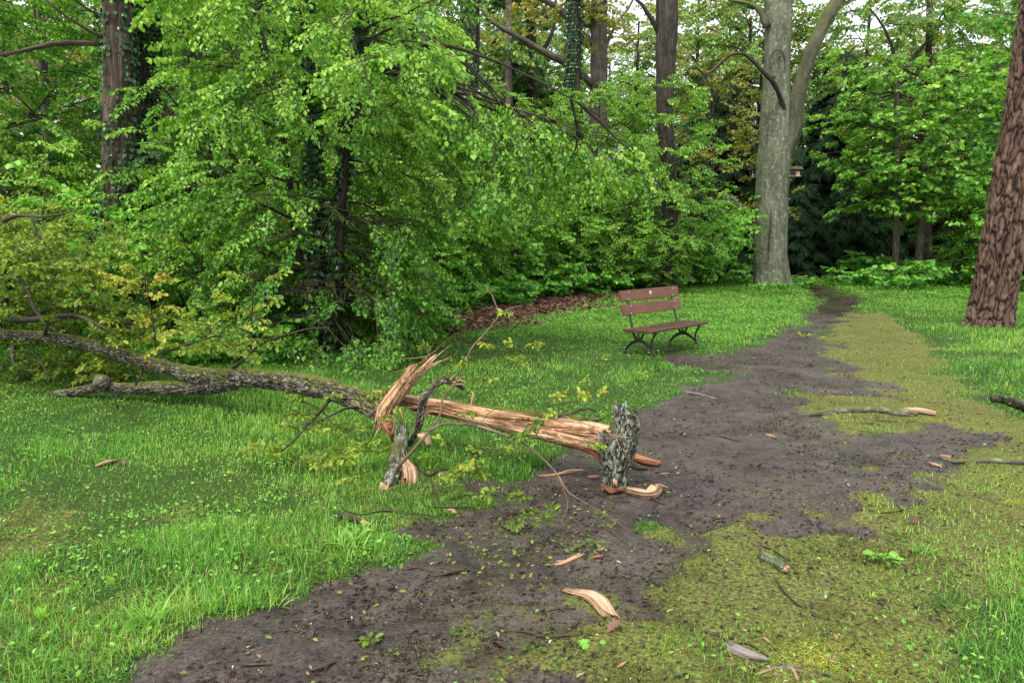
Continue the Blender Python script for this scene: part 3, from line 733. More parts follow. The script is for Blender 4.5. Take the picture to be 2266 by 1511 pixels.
def h_pick(r, q):
    z = r.uniform(.5, 5.0) if q % 4 else r.uniform(.3, 1.6)
    a = r.uniform(-math.pi, math.pi)
    if r.random() < .35: a = r.uniform(-2.4, -.2)       # more growth towards the open lawn
    if q % 3 == 0:                           # shoots from the two long arching limbs
        s = h_st[3+q % 2][0]; k = r.uniform(.15, .98); p, d = at_len(np.array(s), k)
        return p, norm(d*.8+np.array([r.normal(0, .5), r.normal(0, .6), r.uniform(-.2, .3)]))
    s = np.array(h_st[q % 3][0]); i = int(np.argmin(np.abs(s[:, 2]-z))); p = s[i]*1.0; p[2] = z
    if 0 < i < len(s): p[:2] = [np.interp(z, s[:, 2], s[:, 0]), np.interp(z, s[:, 2], s[:, 1])]
    return p, norm([math.cos(a), math.sin(a), r.uniform(.05, .6)])
def h_len(r, d, p):
    return r.uniform(.7, 1.5)+(.8*max(0, d[0]) if p[2] > 2.6 else -.1+.25*max(0, -d[0]))
def h_keep(p, r, limb=False):
    px = 1133+p[0]/(p[1]*cp_+.2)*F; el = math.degrees(math.atan2(p[2]-CAMH, p[1]))
    if px > 980 and el > 11.2-(px-980)*.011: return False      # the long limbs leave open sky above them
    if px > 1080 and el < 3.2-(0 if limb else 0): return False
    if not limb and p[1] < Yh+.1 and abs(px-728) < 112 and -7.5 < el < 5: return r.random() < .10   # stems show through
    return True
hornbeam = trunk_thing('hornbeam_tree', 'multi-stemmed hornbeam drooping bright green leaves in the middle left', 'tree', h_st, DARKBARK, 12, .15, plain(.12),
    ivy_n=2600, ivy=[0, 1], seed=8, leafmat=HORN,
    crownspec=dict(n=150, pick=h_pick, len=h_len, per=10, kind='horn', leaf='ov', lsize=.072, sscale=.5, droop=-.55, r=.02, u0=.12, zmin=.25, keep=h_keep,
                   tint=lambda r, p: np.clip(.38+.09*p[2]+r.normal(0, .10), .1, .95)))

# --- tall trunks standing behind
def tall(name, label, pts, Y, ws, mat, limbs=(), ivy_n=0, seed=1, crownspec=None, leafmat=None, group=None, disp=None):
    st = [(PL([(pts[0][0], 700)]+list(pts), Y), W([ws[0]*1.1]+list(ws), Y))]
    st += [([P(x, y, Y+dy) for x, y, dy in l], r_) for l, r_ in limbs]
    return trunk_thing(name, label, 'tree', st, mat, 14, .3, disp or plain(.1), group, None, crownspec, ivy_n, leafmat, seed)
def upcrown(px0, px1, y0, y1, Y, n, tintc, leaf='ov', lsize=.1, kind='horn', per=6, ln=1.6, sscale=.7, spread=2.0):
    def pick(r, q):
        p = P(r.uniform(px0, px1), r.uniform(y0, y1), Y+r.uniform(-spread, spread)); a = r.uniform(0, 6.28)
        return p, norm([math.cos(a), math.sin(a), r.uniform(-.3, .5)])
    return dict(n=n, pick=pick, len=lambda r, d, p: r.uniform(.5, 1.)*ln, per=per, kind=kind, leaf=leaf, lsize=lsize, sscale=sscale, droop=-.4, r=.03, tint=lambda r, p: np.clip(tintc+r.normal(0, .12), 0, 1))
tall('forest_tree', 'slim brown trunk in the gap right of the ivy trunks', [(372, 400), (375, 250), (374, 100), (378, -60), (380, -250)], 22, [30, 28, 27, 26, 24], BROWNBARK, seed=21)
tall('forest_tree', 'dark ivied trunk standing in the sky gap at upper left', [(414, 400), (414, 250), (412, 120), (418, -60), (420, -250)], 26, [24, 24, 22, 22, 20], DARKBARK, ivy_n=2000, seed=22)
tall('forest_tree', 'dark ivied double trunk against the sky above the arching limbs', [(1030, 480), (1033, 300), (1038, 150), (1042, 0), (1046, -250)], 20, [30, 29, 27, 26, 24], DARKBARK,
     [([(1032, 330, 0), (1052, 200, .1), (1056, 60, .1), (1058, -200, .2)], [.09, .08, .07, .05])], ivy_n=2600, seed=23)
tall('forest_tree', 'thin pale trunk in the bright sky gap at top centre', [(1126, 300), (1125, 150), (1126, 40), (1124, -60), (1122, -250)], 34, [17, 16, 15, 15, 12], GREYBARK, seed=24)
tall('forest_tree', 'gnarled dark tree with short limbs right of the thin pale trunk', [(1185, 350), (1182, 200), (1176, 90), (1168, -60), (1160, -250)], 36, [26, 24, 22, 20, 18], DARKBARK,
     [([(1180, 140, 0), (1215, 90, .3), (1230, 30, .5), (1225, -60, .6)], [.12, .1, .07, .05]), ([(1178, 120, 0), (1150, 70, 0), (1145, 10, 0)], [.09, .06, .04])],
     seed=25, crownspec=upcrown(1120, 1250, -60, 220, 36, 22, .25, leaf='far', lsize=.18), leafmat=FARL)
tall('forest_tree', 'dark trunk hung with ivy just left of the grey oak trunk', [(1264, 450), (1268, 300), (1268, 150), (1272, 0), (1276, -250)], 23.5, [30, 28, 30, 28, 24], DARKBARK, ivy_n=5200, seed=26)
tall('oak_tree', 'grey oak trunk with mossy crooked limbs against the sky at top centre', [(1320, 420), (1322, 330), (1325, 130), (1326, 0), (1328, -260)], 26, [42, 38, 36, 35, 30], GREYBARK,
     [([(1316, 100, 0), (1285, 75, -.2), (1255, 40, -.4), (1225, 12, -.6), (1180, -10, -.8), (1120, -40, -1)], [.15, .13, .12, .1, .08, .05]),
      ([(1312, 190, 0), (1270, 150, -.8), (1215, 122, -1.2), (1160, 90, -1.5), (1110, 62, -1.8), (1070, 30, -2), (1058, -30, -2)], [.11, .12, .11, .09, .07, .06, .03]),
      ([(1310, 60, 0), (1290, 55, -.1), (1275, 20, -.2), (1240, -30, -.3)], [.09, .07, .06, .04]),
      ([(1225, 12, -.6), (1195, 50, -.7), (1180, 75, -.8)], [.05, .04, .02]),
      ([(1330, 130, 0), (1360, 60, .3), (1390, 20, .4), (1420, -40, .5)], [.07, .05, .04, .03])],
     seed=27, crownspec=upcrown(1080, 1460, -120, 110, 26, 26, .7, leaf='far', lsize=.14, kind='oak', ln=1.2), leafmat=FARY)
tall('forest_tree', 'reddish brown trunk with a swollen bend and one side limb at top', [(1482, 460), (1476, 330), (1470, 240), (1474, 110), (1476, 0), (1478, -260)], 21.5, [34, 30, 34, 44, 46, 42], DEADBARK,
     [([(1462, 80, 0), (1440, 40, -.1), (1420, 10, -.2), (1385, -20, -.3)], [.08, .065, .05, .03])], seed=28)
tall('forest_tree', 'thin straight trunk above the bright green tree at right', [(2052, 500), (2054, 300), (2055, 150), (2057, 40), (2060, -100), (2065, -260)], 29, [18, 16, 14, 13, 12, 10], DARKBARK,
     [([(2054, 195, 0), (2000, 182, -.2), (1950, 168, -.4), (1900, 172, -.6)], [.10, .09, .08, .05]), ([(2056, 180, 0), (2110, 190, .2), (2160, 200, .4)], [.08, .07, .05]),
      ([(1985, 180, -.3), (1978, 120, -.3), (1955, 60, -.3), (1925, 20, -.3)], [.07, .06, .045, .03]), ([(1985, 180, -.3), (2020, 130, -.3), (2060, 80, -.3), (2090, 20, -.3)], [.06, .055, .05, .03])],
     seed=29, crownspec=upcrown(1880, 2180, -60, 260, 29, 30, .6, leaf='far', lsize=.13), leafmat=FARL)

# --- bright understory tree right of the beech
Yr = 24.5
def r_pick(r, q):
    s = [P(1985, 380, Yr), P(2040, 380, Yr), P(2040, 250, Yr)][q % 3]; z = r.uniform(2.4, 6.9); a = r.uniform(0, 6.28)
    return np.array([s[0]+r.normal(0, .2), Yr, z]), norm([math.cos(a), math.sin(a), r.uniform(0, .6)])
trunk_thing('understory_tree', 'bright green spreading tree with two thin stems right of the beech', 'tree',
    [(PL([(1984, 600), (1984, 480), (1986, 380), (1985, 250), (1980, 120)], Yr), W([15, 13, 13, 12, 8], Yr)),
     ([np.array([GX(2032, Yr), Yr, -.05]), P(2038, 510, Yr), P(2044, 430, Yr), P(2042, 320, Yr), P(2040, 190, Yr)], W([18, 17, 15, 13, 8], Yr))],
    GREYBARK, 10, .3, leafmat=HORN, seed=31,
    crownspec=dict(n=85, pick=r_pick, len=lambda r, d, p: r.uniform(1.0, 2.7), per=9, kind='maple', leaf='maple', lsize=.14, sscale=.6, droop=-.4, r=.03, tint=lambda r, p: np.clip(.38+.04*p[2]+r.normal(0, .12), 0, 1)))

# ================================================================== SHRUBS, SAPLINGS AND FAR TREES
MA1 = shrub_proto('maple_shrub', 41, 3.6, 1.5, 10, 15, 'maple', 'maple', MAPLE, .135, .62, (.35, .92))
MA2 = shrub_proto('maple_shrub', 42, 3.0, 1.7, 9, 15, 'maple', 'maple', MAPLE, .13, .6, (.42, 1.))
HO1 = shrub_proto('leafy_shrub', 43, 4.0, 1.6, 10, 17, 'horn', 'ov', HORN, .078, .6, (.3, .88))
HO2 = shrub_proto('leafy_shrub', 44, 3.2, 1.8, 11, 15, 'horn', 'ov', HORN, .072, .55, (.28, .88))
GR1 = shrub_proto('grey_leaved_shrub', 45, 4.2, 1.5, 9, 17, 'horn', 'ov', ELDER, .08, .55, (.3, .95))
LOWS = shrub_proto('low_shrub', 46, .9, .8, 9, 9, 'maple', 'maple', MAPLE, .10, .35, (.3, .9), stem_r=.007, lowt=.12)
SUF = ' in the undergrowth'
U = 'undergrowth shrubs'
shr = [
 (MA1, 40, 10.8, .75, 'broad-leaved maple shrub at the left edge above the fallen crown'), (MA2, 170, 11.6, .8, 'pale maple shrub just left of the ivy trunk'),
 (HO1, -110, 12.5, 1, 'leafy shrub at the far left picture edge'), (MA1, 330, 12.2, .62, 'low maple shrub in front of the dark ivy trunk'),
 (HO2, 440, 12.0, .85, 'leafy shrub between the ivy trunks and the hornbeam'), (HO2, 545, 11.2, .7, 'dense low shrub left of the hornbeam stems'),
 (HO1, 620, 13.0, .95, 'tall leafy shrub behind the hornbeam on its left'), (HO1, 120, 14.5, 1.05, 'tall shrub behind the pale maple shrub'),
 (GR1, 500, 15.0, 1.0, 'grey green shrub behind the hornbeam gap'), (HO1, 850, 13.0, .8, 'leafy shrub behind the right side of the hornbeam'),
 (MA1, 935, 15.5, .62, 'maple shrub above the left end of the dead leaves'), (HO2, 1010, 18, .85, 'dark leafy shrub over the brown leaf litter'),
 (MA2, 1085, 19, .75, 'maple shrub above the pale forked twig'), (HO1, 1150, 20.5, .95, 'tall leafy shrub behind the middle of the thicket'),
 (HO2, 1215, 21, .95, 'leafy shrub in the middle of the thicket'), (MA2, 1290, 22.0, .85, 'bright maple shrub behind the bench on its left'),
 (HO2, 1380, 23.5, 1.0, 'dense leafy shrub straight behind the bench'), (GR1, 1440, 24.5, 1.15, 'grey green shrub below the reddish trunk'),
 (MA2, 1510, 22.5, 1.0, 'brightest maple shrub left of the beech trunk'), (MA2, 1590, 24.0, .95, 'bright maple shrub just left of the beech trunk'),
 (HO1, 1330, 22.0, 1.25, 'tall shrub below the grey oak trunk'), (HO1, 1090, 20.0, 1.3, 'tall shrub below the double ivied trunk'),
 (HO1, 1210, 23.0, 1.35, 'tall shrub below the ivy-hung trunk'), (HO1, 970, 18.0, 1.2, 'tall shrub right of the hornbeam crown'),
 (LOWS, 1000, 16.6, 1.1, 'low bush behind the left end of the brown leaves'), (LOWS, 1060, 17.8, 1.2, 'low bush left of the pale forked twig tip'), (LOWS, 1205, 20.0, 1.3, 'low bush behind the middle of the brown leaves'), (LOWS, 1290, 20.8, 1.3, 'low bush between the pale forked twig and the bench'), (LOWS, 1370, 22.0, 1.4, 'low bush over the leaf bank left of the bench backrest'), (LOWS, 1540, 24.5, 1.3, 'low bush at the right end of the brown leaf bank'),
 (HO1, 1462, 20.6, .62, 'leafy shrub in front of the reddish trunk foot'), (HO1, 1350, 21.0, .6, 'leafy shrub behind the left half of the bench'), (LOWS, 1880, 24.0, .9, 'small shrub left of the round shrub at the conifers'), (LOWS, 2000, 22.5, 1.3, 'round low shrub on the far lawn before the conifers'),
 (LOWS, 2095, 24.0, 1.4, 'low bright shrub left of the pine trunk'), (LOWS, 1935, 27, 1.5, 'low shrub against the dark conifers'),
 (HO1, 2150, 24.5, .95, 'leafy shrub close left of the pine trunk'), (MA1, 2290, 22, 1.2, 'maple shrub behind the pine trunk'), (HO1, 2440, 20, 1.2, 'leafy shrub beyond the pine trunk'),
 (HO1, -330, 12.0, 1.1, 'leafy shrub beyond the left picture edge'), (LOWS, 1770, 23.2, .6, 'tiny shrub at the right foot of the beech'), (LOWS, 1622, 25, .8, 'low bright shrub at the left foot of the beech'),
 (LOWS, 920, 12.2, .75, 'low maple seedling at the edge of the brown leaves'), (LOWS, 830, 11.0, .8, 'low maple seedling under the hornbeam branches'), (LOWS, 1140, 17.5, .8, 'low seedling in the brown leaf litter'),
 (LOWS, 560, 9.6, .8, 'low seedling left of the hornbeam foot'), (LOWS, 450, 9.3, .8, 'low seedling behind the fork of the fallen trunk'), (LOWS, 1480, 24.5, .9, 'low shrub behind the bench backrest on its right')]
for k, (pr, px, Y, s_, lab) in enumerate(shr):
    place(pr, px, Y, k*1.7, s_, lab, U)

TA = tree_proto('sapling_tree', 51, 7.5, 2.2, .08, 44, 5, 'horn', 'ov', HORN, .09, .7, .12, LIMBBARK, (.3, .85))
TB = tree_proto('sapling_tree', 52, 9.5, 2.8, .11, 44, 5, 'maple', 'maple', MAPLE, .16, .75, .2, GREYBARK, (.3, .9))
mids = [(TA, 20, 15.5, 1, 'slender leafy tree at the far left'), (TA, 480, 14.5, .95, 'slender leafy tree left of the hornbeam'), (TA, 880, 15.5, 1.0, 'slender leafy tree behind the hornbeam crown'),
        (TB, 140, 19, 1.1, 'broad maple behind the ivy trunk'), (TB, 560, 19, 1.1, 'broad maple filling the gap above the hornbeam'), (TB, 820, 21, 1.1, 'broad maple high behind the hornbeam'),
        (TA, 640, 16, 1.1, 'slender leafy tree close behind the hornbeam'), (TA, -160, 14, 1.1, 'slender leafy tree at the left border'), (TB, -260, 18, 1.1, 'broad maple beyond the left border'),
        (TA, 1130, 25, .85, 'slender tree behind the pale forked twig'), (TA, 1390, 27, .85, 'slender tree right of the grey oak'), (TA, 1310, 22, .8, 'young tree hiding the foot of the grey oak'), (TA, 1490, 20.8, .78, 'young tree hiding the foot of the reddish trunk'), (TA, 1200, 22, .7, 'young tree left of the ivy-hung trunk'), (TB, 2200, 29, 1.1, 'broad maple behind the pine trunk'),
        (TB, 2330, 25, 1.2, 'broad maple right of the pine'), (TA, 330, 17, 1.05, 'slender leafy tree behind the ivy-covered trunk'), (TB, 2440, 22, 1.1, 'broad maple beyond the right border')]
for k, (pr, px, Y, s_, lab) in enumerate(mids): place(pr, px, Y, k*2.1+.5, s_, lab, 'leafy trees behind the hornbeam')

C1 = conifer_proto('spruce_tree', 61, 9, 2.6, (.1, .8)); C2 = conifer_proto('spruce_tree', 62, 5.5, 2.6, (.0, .7))
con = [(C1, 1600, 30, .85, 'dark spruce left of the beech trunk'), (C1, 1835, 33, 1.05, 'tall dark spruce right behind the beech fork'), (C2, 1870, 30, .72, 'dark spreading conifer behind the path bend'),
       (C2, 1990, 31, .8, 'dark conifer behind the bright two-stemmed tree'), (C2, 2090, 30, .8, 'dark conifer left of the pine trunk'), (C1, 2180, 35, .9, 'tall dark spruce behind the pine'),
       (C2, 1770, 29, .65, 'low dark conifer at the right foot of the beech'), (C1, 590, 27, 1.3, 'dark spruce high behind the hornbeam'), (C1, 1540, 33, .8, 'dark spruce behind the bright maple shrub'),
       (C2, 1690, 32, .8, 'dark conifer straight behind the beech'), (C1, 1160, 38, 1.15, 'dark spruce behind the arching oak limbs'), (C1, 790, 30, 1.2, 'dark spruce high behind the hornbeam crown'),
       (C1, 2300, 33, 1.3, 'dark spruce at the right picture border'), (C2, 2420, 28, 1., 'dark conifer beyond the right border'), (C2, 1930, 34, 1.1, 'broad dark conifer at the back of the right thicket'), (C2, 1560, 28, .6, 'low conifer behind the maple shrubs')]
for k, (pr, px, Y, s_, lab) in enumerate(con): place(pr, px, Y, k*1.3, s_, lab, 'dark conifers')

FA = tree_proto('distant_tree', 71, 13, 4.2, .2, 40, 5, 'horn', 'far', FARL, .19, 1.3, .12, DARKBARK, (.2, .8))
FB = tree_proto('distant_tree', 72, 12, 4.4, .22, 36, 4, 'oak', 'far', FARY, .2, 1.3, .2, DARKBARK, (.1, .8))
GRP = 'distant trees closing the forest'
far = []
for k, px in enumerate(range(-500, 1000, 165)): far.append((FA, px+((k*37) % 60), 36+(k % 3)*6, 1.1+.1*(k % 3)))
for k, px in enumerate(range(1000, 2700, 150)): far.append((FA, px+((k*53) % 70), 42+(k % 3)*6, (.92 if px < 1950 else 1.05)+.14*((k*2) % 3)))
for k, px in enumerate([q for q in range(-600, 2900, 200) if not 1050 < q < 1950]): far.append((FA, px+((k*71) % 120), 58+(k % 2)*8, 1.4+.2*(k % 3)))
far += [(FA, 1400, 37, .9), (FA, 1535, 40, 1.05), (FA, 1665, 38, 1.1), (FA, 1885, 37, 1.0), (FA, 1180, 40, .9)]
for k, (pr, px, Y, s_) in enumerate(far): place(pr, px, Y, k*1.9, s_, 'distant green tree closing the back of the forest', GRP)
fy = [(FB, 1575, 27.5, .62, 'yellow green oak left of the forked beech'), (FB, 1640, 38, 1.0, 'pale yellow oak behind the beech trunk'), (FB, 2110, 38, .85, 'yellow tinged tree high behind the pine'), (FB, 120, 26, .75, 'yellow green oak at the upper left'),
      (FB, 1950, 42, 1.0, 'yellow green tree behind the bright two-stemmed tree'), (FB, 1230, 44, .8, 'yellow green tree behind the arching limbs'), (FB, 1800, 48, 1.05, 'pale tree in the sky gap beside the beech limb'), (FB, 360, 36, .7, 'yellow green tree behind the slim brown trunk')]
for k, (pr, px, Y, s_, lab) in enumerate(fy): place(pr, px, Y, k*1.1, s_, lab, 'yellow green trees')

# ================================================================== BENCH
IRON = (lambda s: (s.principled(s.ramp(s.noise(s.n('ShaderNodeTexCoord').outputs['Object'], 30, 5), [(.4, (.018, .016, .015)), (.7, (.05, .035, .028))]), .45), s.m)[1])(NT('dark cast iron'))
def plank_mat(name, lo, hi, rough):
    s = NT(name); bc = s.attr('bark').outputs['Vector']
    n = s.noise(s.mapping(bc, (.6, 9, 9)), 9, 6, .65); n2 = s.noise(bc, 5, 4)
    c = s.mix(.6, s.ramp(n, [(.3, lo), (.7, hi)]), s.ramp(n2, [(.35, (.7, .7, .7)), (.65, (1.2, 1.15, 1.1))]), 'MULTIPLY')
    s.principled(c, rough, s.bump(n, .35, .003)); return s.m
PLANK = plank_mat('red brown stained plank', (.10, .040, .020), (.21, .088, .045), .6)
SEATP = plank_mat('wet worn seat plank', (.045, .022, .017), (.14, .065, .048), .32)
ZINC = (lambda s: (s.principled((.55, .55, .53), .4), s.m)[1])(NT('bolt head'))
BX, BA = np.array([2.13, 10.42]), R(45.8)
bench = thing('park_bench', 'brown wooden park bench with black iron frames beside the muddy path', 'bench', (BX[0], BX[1], float(zat(*BX)[0])), BA); bench.scale = (1.08, 1.04, 1.03)
tilt = R(-14)
def plank(name, y, z, wd, th, ln, rx, mat, x0=0, k=0):
    M_ = Matrix.Rotation(rx, 3, 'X'); V, FL = boxm((0, 0, 0), (ln, wd, th), None, .006); bc = V+np.array([k*3.1, k*.7, 0])
    V = V @ np.array(M_).T + np.array([x0, y, z])
    o = mk(name, V, FL, mat, bench, {'bark': bc, 'fur': tube.fur}, smooth=False); return o, M_
for k, yv in enumerate((-.20, -.065, .07)): plank('seat_plank', yv, .345+.004*k*(-1), .122, .035, 1.42, R(2), SEATP, 0, k)
for k, (yv, zv) in enumerate(((.175, .595), (.218, .775))):
    o, M_ = plank('back_plank', yv, zv, .145, .032, 1.34, R(90)+tilt, PLANK, -.01, k+5)
    for x in (-.52, .50):
        for dz in (-.045, .045):
            c = np.array([x+(.025 if dz > 0 else 0), yv+dz*math.sin(-tilt)-.0185, zv+dz*math.cos(tilt)])
            V, FL, bc = tube([c, c+np.array([0, -.006, .0])], [.009, .007], 8, 1); mk('bolt', V, FL, ZINC, o, {'bark': bc, 'fur': tube.fur})
    if k == 1:
        nn = np.array([0, -math.cos(tilt), math.sin(-tilt)*-1.]); nn = np.array(M_ @ Vector((0, 0, 1))); c = np.array([-.02, yv, zv+.008])+nn*.0162; V, FL, bc = tube([c, c+nn*.003], [.034, .033], 18, 1); mk('round_badge', V, FL, (lambda s: (s.principled((.42, .40, .38), .5), s.m)[1])(NT('badge')), o, {'bark': bc, 'fur': tube.fur})
for x in (-.52, .52):
    fr = Acc()
    for pts, rad in [
        ([(x, .27, -.06), (x, .20, .09), (x, .10, .17), (x, -.0, .195), (x, -.10, .16), (x, -.19, .09), (x, -.26, -.03)], [.018, .018, .02, .022, .02, .018, .018]),
        ([(x, -.185, .10), (x, -.175, .18), (x, -.20, .25), (x, -.245, .325)], [.016, .015, .015, .017]),
        ([(x, .0, .19), (x, -.03, .25), (x, -.075, .325)], [.02, .015, .016]), ([(x, .01, .19), (x, .03, .26), (x, .035, .325)], [.02, .015, .015]),
        ([(x, .03, .18), (x, .09, .25), (x, .125, .34), (x, .15, .45), (x, .19, .58), (x, .25, .84)], [.022, .017, .017, .016, .015, .013]),
        ([(x, -.26, .318), (x, .13, .318)], [.012, .012])]:
        V, FL, bc = tube(pts, rad, 8, .03, flat=.8); fr.add(V, FL, 0, bark=bc)
    fr.build('iron_frame', IRON, bench)

# ================================================================== FALLEN OAK
def ridged(amp, fa=5, fl=5, sharp=1):
    def d(c, s, l, r):
        n = 1-np.abs(fbm(c*fa*.5+4, s*fa*.5, l*fl, o=3))*1.7
        return r*amp*(n-.6)+r*.05*fbm(c*.9, s*.9, l*2.5, o=2)
    return d
fo = P(600, 850, 6.2); fo[2] = 0
fallen = thing('fallen_oak_bough', 'snapped mossy oak bough lying across the grass with torn orange wood', 'fallen tree', fo)
def FP(L_): return np.array([P(*q) for q in L_])-fo
a_ = Acc()
TR = [(855, 918, 5.15), (800, 888, 5.35), (720, 860, 5.65), (640, 845, 6.0), (560, 838, 6.3), (480, 836, 6.6), (400, 822, 6.85), (300, 793, 7.15), (200, 762, 7.4), (100, 745, 7.65), (0, 738, 7.9), (-120, 715, 8.3), (-300, 690, 8.9), (-520, 640, 9.6)]
TRr = [.078, .082, .084, .080, .080, .085, .070, .061, .058, .056, .054, .055, .045, .03]
V, FL, bc = tube(FP(TR), TRr, 170, .012, plates(.026, .075, .016, .6, 1, plain(.1, 2))); a_.add(V, FL, 0, bark=bc, fur=tube.fur)
a_.build('trunk', OAKBARK, fallen)
a_ = Acc()
V, FL, bc = tube(FP([(520, 846, 6.5), (440, 856, 6.75), (350, 857, 6.95), (290, 860, 7.1), (230, 856, 7.2), (170, 866, 7.3), (110, 876, 7.45), (40, 885, 7.6)]), [.075, .068, .062, .055, .05, .045, .04, .025], 90, .014, plates(.026, .07, .012, .6, 7, plain(.12, 3))); a_.add(V, FL, 0, bark=bc, fur=tube.fur)
V, FL, bc = tube(FP([(235, 848, 7.15), (222, 845, 7.1), (215, 855, 7.05)]), [.07, .075, .03], 24, .02, ridged(.3)); a_.add(V, FL, 0, bark=bc, fur=tube.fur)
a_.build('lower_limb', OAKBARK, fallen)
# smaller limbs and twigs at the left
a_ = Acc()
for L_, rad in [([(20, 708, 7.4), (90, 706, 7.4), (160, 698, 7.3), (215, 718, 7.1), (265, 750, 7.0)], [.03, .027, .024, .02, .01]),
    ([(60, 700, 7.8), (130, 680, 7.7), (200, 678, 7.6), (270, 700, 7.4), (295, 718, 7.3)], [.016, .015, .014, .012, .006]),
    ([(100, 745, 7.6), (105, 720, 7.5), (150, 700, 7.5)], [.02, .017, .012]),
    ([(-60, 720, 7.9), (-10, 690, 7.9), (20, 650, 7.8), (10, 600, 7.7), (0, 560, 7.7)], [.045, .04, .035, .025, .018]),
    ([(-80, 560, 7.4), (0, 495, 7.4), (40, 478, 7.3), (100, 480, 7.2), (165, 468, 7.1)], [.03, .024, .018, .012, .006]),
    ([(70, 478, 7.2), (85, 520, 7.2), (115, 560, 7.2)], [.012, .01, .006]),
    ([(30, 600, 7.7), (60, 640, 7.6), (80, 690, 7.5), (130, 730, 7.4)], [.02, .02, .018, .012]),
    ([(30, 760, 7.7), (28, 790, 7.6), (34, 812, 7.5)], [.03, .025, .01]), ([(70, 770, 7.7), (90, 800, 7.5), (108, 830, 7.4)], [.012, .01, .006]),
    ([(315, 806, 7.1), (312, 830, 7.0), (300, 850, 6.95)], [.014, .014, .01]),
    ([(345, 785, 7.0), (400, 768, 6.9), (470, 745, 6.8), (520, 738, 6.7)], [.012, .01, .008, .004]),
    ([(515, 815, 6.5), (545, 790, 6.4), (580, 760, 6.3), (620, 745, 6.2), (680, 728, 6.1), (730, 725, 6.0)], [.018, .014, .011, .009, .006, .004]),
    ([(555, 790, 6.4), (557, 740, 6.4), (558, 680, 6.4), (562, 640, 6.4), (580, 600, 6.4)], [.009, .008, .007, .006, .004]),
    ([(345, 790, 7.1), (342, 740, 7.1), (335, 690, 7.1), (322, 640, 7.1), (325, 600, 7.1)], [.009, .008, .007, .006, .004]),
    ([(558, 738, 6.4), (535, 728, 6.35), (510, 720, 6.3)], [.006, .005, .003]), ([(562, 640, 6.4), (550, 625, 6.4), (545, 600, 6.4)], [.005, .004, .003]),
    ([(640, 880, 6.0), (700, 900, 5.6), (740, 940, 5.3)], [.01, .008, .004]), ([(735, 880, 5.6), (690, 930, 5.3), (650, 975, 5.2), (620, 1000, 5.2)], [.014, .011, .008, .005]),
    ([(800, 900, 5.3), (760, 905, 5.1), (720, 925, 5.0), (665, 940, 4.9)], [.012, .009, .006, .004]), ([(255, 875, 7.1), (280, 905, 6.7), (300, 930, 6.3)], [.01, .008, .005]),
    ([(262, 905, 6.6), (255, 885, 6.6), (235, 870, 6.6)], [.006, .005, .003])]:
    V, FL, bc = tube(FP(L_), rad, 7, .05, plain(.25, 8)); a_.add(V, FL, 0, bark=bc, fur=tube.fur)
a_.build('twigs', LIMBBARK, fallen)
# crown leaves
def clump(lst, r, kind='oak', leaf='oak', mat=OAK, lsize=.075, sscale=.3, name='crown', parent=None, org=None, tintj=.14, mult=1, trk=None):
    acc = Acc(); pos, dirs, scs, tn = [], [], [], []
    for (x, y, Y, sx, sy, sY, n, t) in lst:
        for q in range(max(1, round(n*mult))):
            p = P(x+r.normal(0, sx), y+r.normal(0, sy), Y+r.normal(0, sY))
            if trk is not None:
                ty = np.interp(x0_ := 1133+p[0]/(p[1]*cp_+.2)*F, [t[0] for t in trk], [t[1] for t in trk]); tY = np.interp(x0_, [t[0] for t in trk], [t[2] for t in trk])
                y0_ = 755.5-F*((p[2]-CAMH)*cp_+p[1]*sp_)/(p[1]*cp_-(p[2]-CAMH)*sp_)
                if abs(y0_-ty) < 46 and p[1] < tY+.35:
                    if r.random() < .85: p = p*np.array([1., 0, 1])+np.array([0, tY+.7, .05])
            if p[2] < .04: p[2] = r.uniform(.03, .15)
            pos.append(p-org); a = r.uniform(0, 6.28); dirs.append([math.cos(a), math.sin(a), r.uniform(-.5, .7)]); scs.append(sscale*r.uniform(.6, 1.2)); tn.append(t+r.normal(0, .08))
    crown(acc, kind, leaf, pos, dirs, np.array(scs), lsize, np.array(tn), r, twigr=.0025, tintj=tintj)
    return acc.build(name, [mat, LIMBBARK], parent, smooth=False)
r_ = np.random.default_rng(77)
clump([(60, 560, 8.0, 75, 50, .5, 90, .5), (160, 610, 7.8, 55, 50, .4, 55, .5), (40, 660, 8.2, 60, 50, .5, 60, .4), (250, 720, 7.6, 60, 40, .4, 26, .4), (120, 800, 8.2, 100, 40, .4, 75, .35), (330, 745, 7.5, 40, 30, .3, 8, .5),
       (-120, 620, 8.6, 90, 90, .6, 110, .45), (-300, 600, 9.2, 90, 90, .6, 90, .45), (20, 500, 8.2, 60, 22, .4, 30, .6), (450, 790, 6.9, 55, 22, .25, 12, .55), (230, 815, 7.6, 50, 20, .3, 18, .6),
       (325, 610, 7.1, 12, 12, .05, 3, .75), (320, 640, 7.1, 22, 10, .05, 4, .85), (345, 680, 7.1, 10, 14, .05, 2, .9), (395, 705, 7.0, 8, 8, .05, 2, .6), (320, 720, 7.1, 18, 10, .05, 3, .7), (350, 752, 7.0, 30, 10, .1, 6, .75),
       (540, 680, 6.4, 10, 10, .05, 3, .7), (575, 625, 6.4, 8, 12, .05, 2, .6), (495, 722, 6.3, 14, 8, .05, 3, .55), (610, 780, 6.2, 10, 8, .05, 2, .5), (480, 770, 6.5, 12, 16, .08, 4, .5)],
      r_, lsize=.056, sscale=.32, parent=fallen, org=fo, mult=1.5, trk=sorted(TR))
